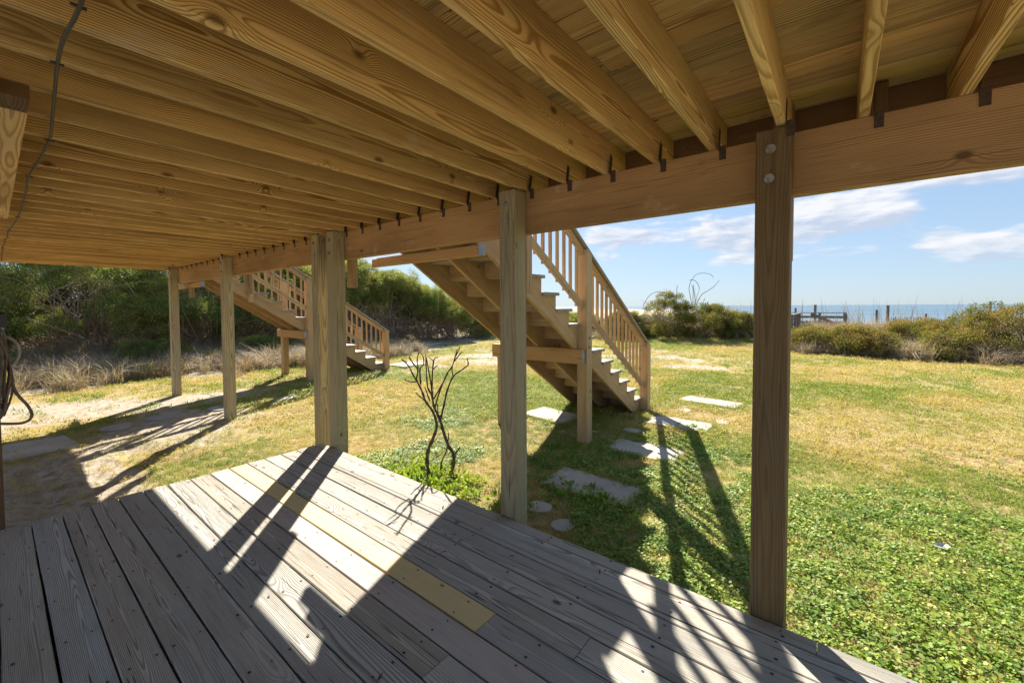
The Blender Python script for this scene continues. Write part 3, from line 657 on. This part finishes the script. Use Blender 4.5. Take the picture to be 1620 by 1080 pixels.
# ------------------------------------------------------------------ bare pruned shrub
sb = thing('bare_shrub', 'leafless pruned shrub with twisting brown stems behind the platform edge', 'shrub', tuple(px_ground(695, 752)))
D0 = 4.32
def s2w(q, off=0):
    return px_at_depth(620+q[0]/4.5, 530+q[1]/4.5, D0+off)
LINES = [('trunk', [(265, 990), (250, 900), (258, 820), (290, 740), (318, 660), (312, 600), (290, 540), (240, 470), (215, 400), (185, 340), (150, 280), (115, 215), (68, 172)], 15, 4, 0, -.25),
 ('trunk', [(415, 1005), (435, 920), (440, 850), (400, 780), (365, 680), (342, 600), (300, 510), (285, 430), (255, 370), (245, 250), (240, 140)], 17, 4, .05, .1),
 ('branch', [(345, 600), (370, 500), (398, 380), (440, 290), (500, 245), (542, 210), (535, 165)], 9, 4, .05, .3),
 ('branch', [(305, 520), (340, 400), (395, 270), (430, 220), (465, 100)], 7, 4, 0, -.2),
 ('branch', [(440, 190), (480, 140), (500, 118)], 5, 3, -.15, -.2), ('branch', [(455, 150), (478, 100), (482, 85)], 4, 3, -.17, -.2),
 ('branch', [(290, 460), (285, 360), (298, 180), (330, 158)], 8, 4, 0, .25), ('branch', [(298, 240), (325, 212)], 5, 4, .2, .25), ('branch', [(298, 185), (255, 150)], 5, 3, .22, .3),
 ('branch', [(240, 470), (205, 440), (170, 410)], 6, 4, -.08, -.2), ('branch', [(205, 350), (200, 240), (225, 210), (222, 150), (195, 120)], 7, 3, -.12, .1),
 ('branch', [(170, 320), (185, 250), (150, 200), (122, 155)], 6, 5, -.15, -.35), ('branch', [(170, 333), (120, 328), (92, 318)], 5, 4, -.15, -.3),
 ('branch', [(440, 850), (460, 830), (485, 795)], 10, 6, .05, .1), ('branch', [(345, 970), (355, 900), (385, 830), (400, 760), (403, 690)], 7, 4, .0, .02),
 ('branch', [(290, 430), (270, 300), (245, 160)], 7, 4, .02, .15), ('branch', [(435, 290), (428, 250), (432, 215)], 5, 4, .2, .0), ('branch', [(110, 235), (50, 230)], 4, 2, -.2, -.3),
 ('branch', [(188, 240), (180, 180), (192, 120)], 5, 4, -.2, -.1), ('branch', [(330, 590), (325, 490)], 6, 5, .05, .05), ('branch', [(240, 805), (155, 815)], 4, 2, 0, -.1),
 ('branch', [(300, 760), (350, 690)], 3, 2, 0, .05), ('branch', [(300, 450), (345, 370), (400, 270)], 6, 4, .0, .15), ('branch', [(285, 890), (330, 860), (365, 820)], 3, 2, 0, .1),
 ('branch', [(260, 1010), (300, 985), (345, 975)], 5, 3, 0, .05), ('branch', [(270, 470), (235, 370)], 5, 4, 0, .05), ('branch', [(68, 172), (110, 195)], 4, 3, -.25, -.25)]
sbase = W[sb.name].to_translation()
for nm, pl, r0, r1, o0, o1 in LINES:
    n = len(pl); pts = smooth_path([s2w(q, o0+(o1-o0)*k_/(n-1)) for k_, q in enumerate(pl)], 4); N_ = len(pts)
    rad = [(r0+(r1-r0)*k_/(N_-1))*.92/4.5*D0/FPX*(1+.18*math.sin(k_*1.9)+rng.uniform(-.08, .08)) for k_ in range(N_)]
    V_, F_ = tube_data([p-sbase for p in pts], rad, 7)
    mk(nm, mesh(V_, F_, M_BARK, True), Matrix.Translation(sbase), sb)

# ------------------------------------------------------------------ grass
G_SHORT = proto_collection('grass_tuft', [blades_mesh(16, .02, .055, .0035, .045, .8, M_GRASS, seed=s) for s in range(4)])
G_FAR = proto_collection('grass_far', [blades_mesh(26, .02, .06, .009, .13, .9, M_GRASS, seed=s+10) for s in range(4)])
G_CLO = proto_collection('clover_patch', [clover_mesh(40, .07, .0145, M_CLOVER, s) for s in range(4)])
G_WEED = proto_collection('weed_leaf', [leaves_mesh(16, .05, .055, M_CLOVER, s, .42, .7, .9) for s in range(3)])
K_DRYL = proto_collection('dry_cluster', [leaves_mesh(34, .15, .06, M_DRY, s, .25, .9, .2) for s in range(3)])
G_STRAW = proto_collection('straw_clump', [blades_mesh(70, .30, .85, .009, .16, .9, M_STRAW, seed=s+20) for s in range(4)])
G_TUFT = proto_collection('green_tuft', [blades_mesh(50, .2, .55, .008, .10, .7, M_GRASS, seed=s+50) for s in range(3)])
G_OATS = proto_collection('oat_stalk', [blades_mesh(5, .6, 1.35, .012, .12, .22, M_STRAW, seed=s+30) for s in range(4)])
def lawnpts(x0, x1, y0, y1, dens, prob):
    n = int((x1-x0)*(y1-y0)*dens); x = nrg.uniform(x0, x1, n); y = nrg.uniform(y0, y1, n)
    keep = nrg.rand(n) < prob(x, y)
    keep &= ~((x < 2.29) & (y < 4.44))
    for (cx_, cy_, lx_, ly_) in [(3.64, 1.85, .26, .45), (5.03, 1.83, .26, .45), (6.50, 1.86, .27, .45), (8.33, 1.82, .25, .5), (5.72, 3.63, .31, .41), (0, 8.06, .66, .47), (8.05, 10.35, .45, .45)]:
        keep &= ~((abs(x-cx_) < lx_+nrg.uniform(-.05, .01, n)) & (abs(y-cy_) < ly_+nrg.uniform(-.05, .01, n)))
    for (cx_, cy_, r_) in [(2.83, 1.69, .085), (2.96, 2., .09), (1.12, 8.36, .16), (1.67, 8.5, .15), (2.45, 8.45, .13), (7.4, 2.03, .1), (7., 1.35, .1), (5.75, 2.28, .08)]:
        keep &= ((x-cx_)**2+(y-cy_)**2) > r_*r_
    x, y = x[keep], y[keep]; return x, y, terrain(x, y)
cmask = lambda x, y: smst(fbm(x+9, y+3, .9, 4)+.17*smst(-((x-3.4)**2+(y+.6)**2), -6, -1), .48, .62)           # where the clover grows
gcov = lambda x, y: np.clip(1-sandmask(x, y)*1.35, 0.0, 1)
def rots(n, tl=.25): return np.stack([nrg.normal(0, tl, n), nrg.normal(0, tl, n), nrg.uniform(0, 6.283, n)], 1)
P_, R_, S_, T_ = [], [], [], []
def addp(x, y, z, s, t):
    P_.append(np.stack([x, y, z], 1)); R_.append(rots(len(x))); S_.append(s); T_.append(t)
vis = lambda x, y: (x*math.cos(_t)+y*math.sin(_t) > .5)
tintf = lambda x, y, b=0: np.clip(.29+.75*smst(fbm(x, y, .55, 4), .36, .66)+nrg.normal(0, .17, len(x))+b, 0, 1)
x, y, z = lawnpts(1.0, 6.5, -3.2, 6.0, 520, lambda x, y: gcov(x, y)*vis(x, y)*(.95-.45*cmask(x, y))); addp(x, y, z, nrg.uniform(.6, 1.15, len(x)), tintf(x, y, -.02))
x, y, z = lawnpts(-2, 9, 5.2, 9, 200, lambda x, y: gcov(x, y)); addp(x, y, z, nrg.uniform(.7, 1.3, len(x)), tintf(x, y, -.12))
tag(scatter('short_grass', G_SHORT, np.concatenate(P_), np.concatenate(R_), np.concatenate(S_), np.concatenate(T_)), 'short patchy lawn grass around the platform', 'grass', kind='stuff')
P_, R_, S_, T_ = [], [], [], []
x, y, z = lawnpts(5.5, 12, -5, 12, 120, lambda x, y: gcov(x, y)); addp(x, y, z, nrg.uniform(.6, 1.1, len(x)), tintf(x, y, -.08))
x, y, z = lawnpts(-4, 23, -9, 18, 60, lambda x, y: gcov(x, y)*(x+y > 9)); addp(x, y, z, nrg.uniform(.8, 1.5, len(x)), tintf(x, y, -.12))
tag(scatter('lawn_grass', G_FAR, np.concatenate(P_), np.concatenate(R_), np.concatenate(S_), np.concatenate(T_)), 'sunlit lawn grass stretching to the dune hedge', 'grass', kind='stuff')
x, y, z = lawnpts(1.6, 7.5, -3.2, 5.5, 330, lambda x, y: vis(x, y)*np.maximum(cmask(x, y)*smst(-x, -8.0, -3.6), smst(-(((x-4)/1.6)**2+((y-1.4)/1.2)**2), -1.6, -.2)*.95*(fbm(x, y, 2.2) > .40))*(gcov(x, y) > .4))
tag(scatter('clover', G_CLO, np.stack([x, y, z], 1), rots(len(x), .12), nrg.uniform(.6, 1.5, len(x)), nrg.uniform(0, 1, len(x))), 'low clover and ground ivy spreading round the slabs and posts', 'clover', kind='stuff')
lx_, ly_ = nrg.normal(.3, 1.1, 1500), nrg.normal(6.3, 1.5, 1500); kk = (ly_ > 4.5) & (fbm(lx_, ly_, 2.5) > .42); lx_, ly_ = lx_[kk], ly_[kk]
tag(scatter('dry_litter', G_SHORT, np.stack([lx_, ly_, terrain(lx_, ly_)], 1), rots(len(lx_), .7), nrg.uniform(.5, 1.5, len(lx_)), np.where(nrg.rand(len(lx_)) < .9, 0, .8)), 'dry grass bits scattered over the bare sand', 'litter', kind='stuff')
ex, ey = [], []
for (cx_, cy_, lx_, ly_) in [(3.64, 1.85, .26, .45), (5.03, 1.83, .26, .45), (6.50, 1.86, .27, .45), (8.33, 1.82, .25, .5), (5.72, 3.63, .31, .41), (0, 8.06, .66, .47)]:
    for _ in range(260 if cx_ < 7 and cx_ > 1 else 120):
        q = nrg.uniform(-1, 1); sgn = nrg.choice([-1, 1]); o_ = nrg.normal(.012, .022)
        if nrg.rand() < lx_/(lx_+ly_): ex.append(cx_+q*lx_); ey.append(cy_+sgn*(ly_+o_))
        else: ex.append(cx_+sgn*(lx_+o_)); ey.append(cy_+q*ly_)
ex, ey = np.array(ex), np.array(ey)
tag(scatter('slab_edge_grass', G_SHORT, np.stack([ex, ey, terrain(ex, ey)+.006], 1), rots(len(ex), .4), nrg.uniform(.6, 1.3, len(ex)), nrg.uniform(.1, 1, len(ex))), 'grass creeping over the edges of the concrete slabs', 'grass', kind='stuff')
wx = nrg.normal(2.75, .17, 150); wy = nrg.normal(3.2, .42, 150); kk = wx > 2.36; wx, wy = wx[kk], wy[kk]
tag(scatter('weeds', G_WEED, np.stack([wx, wy, terrain(wx, wy)+.02], 1), rots(len(wx), .3), nrg.uniform(.6, 1.2, len(wx)), nrg.uniform(0, .5, len(wx))), 'bright leafy weeds round the foot of the bare shrub', 'weeds', kind='stuff')
wx = np.concatenate([nrg.normal(3.35, .16, 60), nrg.normal(6.1, .25, 30)]); wy = np.concatenate([nrg.normal(1.75, .28, 60), nrg.normal(1.5, .2, 30)])
tag(scatter('dandelion_leaves', G_WEED, np.stack([wx, wy, terrain(wx, wy)+.015], 1), rots(len(wx), .3), nrg.uniform(.5, .95, len(wx)), nrg.uniform(.3, .9, len(wx))), 'darker broad leaves growing against the nearest slab', 'weeds', kind='stuff')

# ------------------------------------------------------------------ dead grass before the cedars and on the dune
x, y, z = lawnpts(-6, 11, 12.2, 19.5, 34, lambda x, y: smst(y+.25*x, 13.0, 15.2)*.95*smst(fbm(x, y, .8, 3), .25, .5))
tag(scatter('beach_grass', G_STRAW, np.stack([x, y, z], 1), np.stack([nrg.normal(0, .15, len(x)), nrg.normal(-.15, .2, len(x)), nrg.uniform(0, 6.28, len(x))], 1), nrg.uniform(.5, 1.2, len(x))*(.65+.5*fbm(x+4, y, .6, 3))*(1+.25*smst(y, 15, 18)), np.where(nrg.rand(len(x)) < .5, nrg.uniform(0, .5, len(x)), nrg.uniform(.4, 1, len(x)))), 'tan arching beach grass in front of the cedar thicket', 'beach grass', kind='stuff')
x, y, z = lawnpts(-6, 10, 13.2, 18, 7, lambda x, y: smst(fbm(x+20, y, .7, 3), .5, .6)*smst(y+.25*x, 13.6, 14.6))
tag(scatter('green_tufts', G_TUFT, np.stack([x, y, z], 1), rots(len(x), .2), nrg.uniform(.7, 1.6, len(x)), nrg.uniform(.5, .95, len(x))), 'green grass tufts among the tan beach grass', 'grass tufts', kind='stuff')
x, y, z = lawnpts(-8, 17, 17.2, 26, 7, lambda x, y: smst(y+.12*x, 17.6, 18.6)); z = z+nrg.uniform(.05, .75, len(x))
tag(scatter('thicket_undergrowth', K_DRYL, np.stack([x, y, z], 1), rots(len(x), 1.2), nrg.uniform(1.6, 3.2, len(x)), nrg.rand(len(x))), 'dead brown undergrowth beneath the cedar thicket', 'undergrowth', kind='stuff')
x, y, z = lawnpts(18.0, 26, -9, 1.3, 22, lambda x, y: smst(x, 18.0, 19.0)); 
x2, y2, z2 = lawnpts(20, 36, -12, 28, 5, lambda x, y: (x > 22)|(y > 9.8)); x = np.r_[x, x2]; y = np.r_[y, y2]; z = np.r_[z, z2]; kk = ~((y > 1.3) & (y < 3.2) & (x < 28)); x, y, z = x[kk], y[kk], z[kk]
tag(scatter('dune_grass', G_STRAW, np.stack([x, y, z], 1), rots(len(x), .2), nrg.uniform(.6, 1.25, len(x)), nrg.uniform(0, 1, len(x))), 'dry brown dune grass between the hedge bushes and the sea', 'dune grass', kind='stuff')
x, y, z = lawnpts(24, 32, -9, 6, 1.6, lambda x, y: 1+0*x)
tag(scatter('sea_oats', G_OATS, np.stack([x, y, z], 1), rots(len(x), .1), nrg.uniform(.9, 1.6, len(x)), nrg.uniform(.5, 1, len(x))), 'thin sea oat stalks standing up against the water', 'sea oats', kind='stuff')

# ------------------------------------------------------------------ trees and bushes
K_CEDAR = proto_collection('cedar_spray', [leaves_mesh(120, .17, .052, M_CEDAR, s, .26, .8, .9) for s in range(4)])
K_LEAF = proto_collection('leaf_cluster', [leaves_mesh(56, .15, .046, M_HEDGE, s, .5, .9, .4) for s in range(4)])
def plant(name, label, cat, group, x, y, rx, ry, top, coll, nb, per, tl, th, bmin=.35, bmax=.7, low=.25, lean=(-.5, 0), twigs=26, dry=0, dens=1.0, seed=0, twr=.012, partname='foliage'):
    r = random.Random(seed+int(x*31+y*17)); gz = float(terrain(x, y)); H = top-gz
    t = thing(name, label, cat, (x, y, gz), group); base = Vector((x, y, gz))
    pts, rot, scl, tin = [], [], [], []; bc = []
    for i in range(nb):
        a_ = r.uniform(0, 6.283); u = r.uniform(low, 1); rad_ = math.sqrt(max(0, 1-(max(u-.35, 0)/.68)**2))*r.uniform(.55, 1.0)
        c = Vector((x+lean[0]*u*.6+rx*rad_*math.cos(a_), y+lean[1]*u+ry*rad_*math.sin(a_), gz+H*u*.93-bmin*.3)); R = r.uniform(bmin, bmax); bc.append((c, R)); bt = r.uniform(-.2, .2)
        for j in range(per):
            d = Vector((r.gauss(0, 1), r.gauss(0, 1), abs(r.gauss(0, 1))*.9-.15)).normalized(); q = c+Vector((d.x*R, d.y*R, d.z*R*.62))*r.uniform(.75, 1.08)
            if q.z < gz+.08: q.z = gz+.08+r.random()*.2
            o_ = (d+Vector((-.35, 0, .5))).normalized(); pts.append(q); rot.append((r.uniform(-.3, .3), math.acos(max(-1, min(1, o_.z)))*.8, math.atan2(o_.y, o_.x)))
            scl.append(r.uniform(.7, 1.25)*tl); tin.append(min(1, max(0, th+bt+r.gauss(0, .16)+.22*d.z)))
    tag(scatter(partname, coll, pts, rot, scl, tin, t), kind='stuff')
    V_, F_ = [], []
    for i, (c, R) in enumerate(bc):
        s0 = base+Vector((r.uniform(-.25, .25)*rx, r.uniform(-.25, .25)*ry, -.05)); m_ = s0.lerp(c, .45)+Vector((r.uniform(-.3, .3), r.uniform(-.3, .3), r.uniform(-.25, .15)*H*.5))
        pth = smooth_path([s0, m_, c], 4); tube_data([p-base for p in pth], [twr*2.6*(1-.7*k_/(len(pth)-1)) for k_ in range(len(pth))], 5, V_, F_)
    mk('trunk' if cat == 'tree' else 'stems', mesh(V_, F_, M_TWIG, True), Matrix.Translation(base), t)
    V_, F_ = [], []
    for i in range(twigs):
        a_ = r.uniform(0, 6.283); rr = r.uniform(.2, .98); s0 = Vector((x+rx*rr*math.cos(a_), y+ry*rr*math.sin(a_), gz+r.uniform(.0, .6)*H)); L = r.uniform(.5, 1.3)*min(1, H/2)
        d = Vector((r.gauss(-.5, .7), r.gauss(0, .6), r.gauss(.35, .5))).normalized(); sd2 = Vector((r.gauss(0, 1), r.gauss(0, 1), r.gauss(.3, .8)))*.25*L
        pth = smooth_path([s0, s0+d*L*.5+sd2, s0+d*L+sd2*r.uniform(-1, 1.5)], 3); tube_data([p-base for p in pth], [twr*(1-.75*k_/(len(pth)-1)) for k_ in range(len(pth))], 3, V_, F_)
    if V_: tag(mk('twigs', mesh(V_, F_, M_TWIG), Matrix.Translation(base), t), kind='stuff')
    if dry:
        pp = [Vector((x+rx*r.uniform(-.95, .95), y+ry*r.uniform(-.95, .95), gz+r.uniform(.05, .75)*H)) for _ in range(dry)]
        tag(scatter('dry_foliage', K_DRYL, pp, [(r.uniform(-1, 1), r.uniform(-1, 1), r.uniform(0, 6)) for _ in pp], [r.uniform(.7, 1.5)*tl for _ in pp], [r.random() for _ in pp], t), kind='stuff')
    return t
CED = [(-4.2, 19.2, 2.0, 1.8, 2.1, 'windswept cedar at the left edge behind the hanging hose'), (-1.2, 18.9, 2.1, 1.9, 2.0, 'cedar with layered green boughs left of the farthest post'),
 (2.0, 18.6, 2.1, 1.9, 2.7, 'cedar with a bare brown middle and low green boughs, left of the farthest post'), (5.0, 18.5, 2.1, 1.9, 2.9, 'dark cedar showing between the two farthest posts'),
 (7.9, 18.6, 2.0, 1.8, 2.3, 'tall cedar behind the far staircase railing'), (10.6, 18.0, 2.0, 1.8, 2.3, 'rounded cedar crown just right of the paired posts'),
 (12.7, 17.6, 1.7, 1.6, 1.75, 'cedar with grey tangled limbs under the near staircase top'), (14.4, 17.1, 1.5, 1.5, 1.15, 'lower cedar sloping down beside the near staircase'), (15.9, 16.7, 1.3, 1.3, .35, 'lowest cedar at the right end of the thicket')]
for i, (x, y, rx, ry, top, lb) in enumerate(CED):
    left = i < 4
    plant('cedar_tree', lb, 'tree', 'cedars of the thicket', x, y, rx, ry, top, K_CEDAR, 46 if left else 42, 34, 1.15, .5 if left else .6, .40, .85, .18 if left else .5, (-.5, -.2), 240, dry=(110 if left else 70), seed=i)
for i, (x, y, rx, top, lb) in enumerate([(17.6, 16.3, 1.2, -.35, 'small low cedar past the right end of the thicket'), (20.2, 17.6, 1.5, -.3, 'low cedar on the dune beyond the end of the thicket'), (23.2, 16.2, 1.6, -.55, 'spreading cedar on the dune seen through the near stair treads'), (22.6, 12.4, 1.4, -.5, 'low cedar on the dune behind the near staircase')]):
    plant('cedar_tree', lb, 'tree', 'cedars of the thicket', x, y, rx, rx*.9, top, K_CEDAR, 26, 30, 1.1, .5, .3, .6, .1, (-.2, 0), 60, dry=60, seed=60+i)
for i, (x, y, top) in enumerate([(-5, 23, 2.2), (-1, 23, 1.9), (3, 23, 2.2), (7, 22.6, 2.4), (11, 22, 2.3), (14.5, 20.5, 1.1)]):
    plant('cedar_tree', ['dark cedar in the back row at far left', 'dark cedar in the back row behind the layered boughs', 'dark cedar in the back row behind the bare brown middle', 'dark cedar in the back row behind the far stairs', 'dark cedar in the back row right of the paired posts', 'dark low cedar in the back row near the sea'][i], 'tree', 'cedars of the thicket', x, y, 2.4, 1.8, top, K_CEDAR, 34, 30, 1.7, .2, .6, 1.0, .1, (-.3, 0), 30, dry=160, seed=40+i)
# low green boughs before the cedars
for i, (x, y, rx, ry, top, lb) in enumerate([(-1.0, 17.0, 1.3, .6, -.75, 'low juniper bough spreading over the tan grass at far left'), (3.2, 16.5, 1.1, .5, -1.0, 'low green juniper between the two farthest posts'), (6.4, 16.4, .9, .5, -1.05, 'small green juniper behind the far stair support post')]):
    plant('juniper_bush', lb, 'bush', 'low junipers', x, y, rx, ry, top, K_CEDAR, 12, 24, .9, .4, .25, .45, .3, (0, 0), 20, seed=70+i)
# bushes along the dune
BUS = [(21.6, 8.9, 1.3, 1.1, -.35, .42, 'dark green bush showing left of the near newel post'), (22.4, 6.95, 1.45, 1.3, .75, .5, 'tall rounded evergreen bush with long bare vines arching above it'),
 (22.6, 5.2, 1.5, 1.3, .05, .5, 'broad bush behind the newel, right of the tallest bush'), (23.2, 3.9, 1.2, 1.0, -.35, .55, 'lower bush just left of the big near post'),
 (19.9, .75, .9, .8, -.95, .6, 'low bush with yellow-green tips beside the boardwalk'), (19.5, -.6, 1.0, .9, -.85, .7, 'low brownish bush, second from the boardwalk'),
 (20.8, -4.6, 1.7, 1.6, .0, .62, 'olive bush rising in the middle of the right hedge'), (20.6, -6.8, 1.7, 1.7, .38, .6, 'tall yellow-green bush at the right edge of the picture'),
 (19.6, -3.0, .9, .8, -.95, .62, 'low leafy bush in front of the olive bush'), (19.2, -5.4, .8, .7, -1.1, .75, 'small reddish bush at the foot of the hedge, far right'), (20.6, -9.4, 1.7, 1.7, .3, .7, 'hedge bush running out of the picture at right'), (22, -2.4, 1.1, 1.2, -.65, .7, 'bush with orange leaves below the fence posts')]
for i, (x, y, rx, ry, top, th, lb) in enumerate(BUS):
    plant('evergreen_bush', lb, 'bush', 'bushes along the dune edge', x, y, rx, ry, top, K_LEAF, 38, 26, 1.0, th, .28, .5, .04, (-.2, 0), 70, dry=150 if i not in (0, 1, 2, 3) else 30, seed=100+i)
# vines over the tall bush
vn = thing('dead_vine', 'long thin bare vines looping above the tall evergreen bush', 'vine', tuple(px_at_depth(1090, 475, 22)))
vb = W[vn.name].to_translation()
for pl in ([(730, 480), (710, 370), (695, 280), (715, 200), (770, 120), (830, 95), (900, 95), (960, 110), (990, 145)], [(135, 490), (185, 400), (240, 345), (320, 318), (390, 325), (440, 335)], [(780, 480), (845, 360), (920, 310), (1000, 255), (1045, 205), (1065, 180)],
           [(700, 180), (760, 180), (805, 230), (820, 290), (800, 350), (760, 470)], [(740, 480), (745, 300), (725, 240)], [(540, 440), (548, 270), (560, 245)], [(775, 470), (750, 270), (740, 230)], [(890, 400), (880, 420), (850, 470)], [(1040, 475), (1045, 540)], [(1110, 480), (1115, 560)], [(925, 440), (935, 520)]):
    pts = smooth_path([px_at_depth(1000+a_/7.715, 420+b_/7.715, 22+rng.uniform(-.3, .3)) for a_, b_ in pl], 4); N_ = len(pts)
    V_, F_ = tube_data([p-vb for p in pts], [.016-.007*k_/N_ for k_ in range(N_)], 5); mk('stem', mesh(V_, F_, M_BARK), Matrix.Translation(vb), vn)

# ------------------------------------------------------------------ boardwalk
bw = thing('boardwalk', 'grey weathered boardwalk with slatted railings leading over the dune', 'boardwalk', (23, 2.2, -1.6))
for k_ in range(4, 44):
    x = 20.6+k_*.148; lum('plank', bw, M_GREYW, (x, 1.55, -1.52), (x, 3.0, -1.52), .138, .036)
for k_ in range(10): lum('plank', bw, M_GREYW, (25.63+k_*.148, -.25, -1.46), (25.63+k_*.148, 1.54, -1.46), .138, .036)
for yy in (1.6, 2.95): lum('side_beam', bw, M_GREYW, (21.2, yy, -1.64), (27.1, yy, -1.64), .05, .2)
for yy in (1.50, 3.04):
    for xx in ((21.0,) if yy < 2 else ()) + (22.75, 24.3, 25.5) + ((27.0,) if yy > 2 else ()): lum('railing_post', bw, M_GREYW, (xx, yy, -2.0), (xx, yy, -.42), .09, .09, up=(-1, 0, 0))
    for zz in (-.62, -.85, -1.08, -1.31): lum('railing_slat', bw, M_GREYW, (20.9 if yy < 2 else 22.7, yy+.065, zz), (25.5 if yy < 2 else 27.0, yy+.065, zz), .036, .12)
    lum('top_rail', bw, M_GREYW, (20.8 if yy < 2 else 22.65, yy, -.40), (25.55 if yy < 2 else 27.05, yy, -.40), .14, .036)
for yy in (-.25, .75): lum('railing_post', bw, M_GREYW, (27.05, yy, -2.0), (27.05, yy, -.42), .1, .1, up=(-1, 0, 0))
lum('railing_post', bw, M_GREYW, (25.5, -.28, -2.0), (25.5, -.28, -.42), .12, .12, up=(-1, 0, 0))
lum('top_rail', bw, M_GREYW, (27.05, -.32, -.40), (27.05, 3.1, -.40), .14, .036)
for zz in (-.62, -.9): lum('railing_slat', bw, M_GREYW, (27.0, -.3, zz), (27.0, 3.05, zz), .036, .12)
for (o_) in (0, .45): lum('stair_rail', bw, M_GREYW, (25.5+o_, 1.05, -.44), (25.5+o_, .05, -.95), .05, .14)

# fence posts and pickets along the dune
for (px_, y0, y1, dd, lb) in [(1258, 487, 520, 33, 'short weathered piling behind the boardwalk railing, leftmost'), (1289, 482, 520, 33, 'taller dark piling behind the boardwalk railing'), (1386, 490, 520, 26, 'thin grey fence post left of the tallest one'),
                              (1403.5, 483, 525, 25, 'tallest grey fence post standing on the dune'), (1464, 496, 522, 27, 'short brown fence post right of the picket line'), (1565.6, 477, 500, 30, 'dark post top showing above the right hedge')]:
    a_ = px_at_depth(px_, y0, dd); b_ = px_at_depth(px_, y1+12, dd); wd = {1258: .14, 1289: .17, 1403.5: .14, 1565.6: .12}.get(px_, .11)
    M_, L_ = frame((b_.x, b_.y, b_.z), (b_.x+rng.uniform(-.03, .03), b_.y, a_.z), (-1, 0, 0))
    o = mk('fence_post', beam_mesh(L_, wd, wd, M_GREYW, bev=.02), M_, None, None, (.75, .68, .62)); tag(o, lb, 'post', 'weathered posts on the dune')
pf = thing('picket_fence', 'low line of thin sand fence pickets between the dune posts', 'fence', (25, -2.4, -1.6))
for k_ in range(26):
    p_ = px_at_depth(1408+k_*2.15+rng.uniform(-.4, .4), 503+rng.uniform(-3, 2), 25.2); lum('picket', pf, M_GREYW, (p_.x, p_.y, -1.5), (p_.x+rng.uniform(-.03, .03), p_.y, p_.z), .03, .02, up=(-1, 0, 0))
V_, F_ = tube_data([px_at_depth(1406, 508, 25.24)-Vector((25, -2.4, -1.6)), px_at_depth(1464, 508, 25.24)-Vector((25, -2.4, -1.6))], .008, 4); mk('wire', mesh(V_, F_, M_GREYW), Matrix.Translation((25, -2.4, -1.6)), pf)

# fallen leaf and small litter
def leaf(label, x, y, z, s, col):
    V = [(-s, 0, 0), (-s*.3, s*.45, .012), (s*.5, s*.4, .006), (s, 0, .02), (s*.5, -s*.4, .006), (-s*.3, -s*.45, .012), (0, 0, -.004)]
    o = mk('fallen_leaf', mesh(V, [(0, 1, 6), (1, 2, 6), (2, 3, 6), (3, 4, 6), (4, 5, 6), (5, 0, 6)], col), Matrix.Translation((x, y, z)) @ Matrix.Rotation(rng.uniform(0, 6), 4, 'Z') @ Matrix.Rotation(.5, 4, 'X'))
    tag(o, label, 'leaf')
M_LEAFB = simple_mat('leaf_brown', (.22, .08, .04), .7); M_LEAFG = simple_mat('leaf_grey', (.5, .5, .48), .7)
p_ = px_ground(1073, 858); leaf('single red-brown dead leaf in the shaded clover', p_.x, p_.y, p_.z+.04, .035, M_LEAFB)
p_ = px_ground(1488, 873); leaf('pale grey dead leaf on the lawn at right', p_.x, p_.y, p_.z+.045, .05, M_LEAFG)
p_ = px_ground(113, 962, DZ+.008); V_, F_ = tube_data([(0, 0, 0), (.03, .008, .003), (.055, .006, 0), (.08, .016, .001)], [.0035, .004, .003, .002], 6)
tag(mk('fallen_twig', mesh(V_, F_, M_TWIG, True), Matrix.Translation(p_) @ Matrix.Rotation(1.9, 4, 'Z')), 'small broken twig lying on the boards at lower left', 'twig')
for (qx, qy, s_, lb) in ((700, 803, .012, 'tiny curled dead leaf near the top right edge of the sunlit boards'), (600, 1072, .014, 'tiny dead leaf at the bottom edge of the boards'), (948, 905, .012, 'tiny dead leaf on the shaded boards right of the yellow board')):
    p_ = px_ground(qx, qy, DZ+.004); leaf(lb, p_.x, p_.y, p_.z, s_, M_LEAFB)
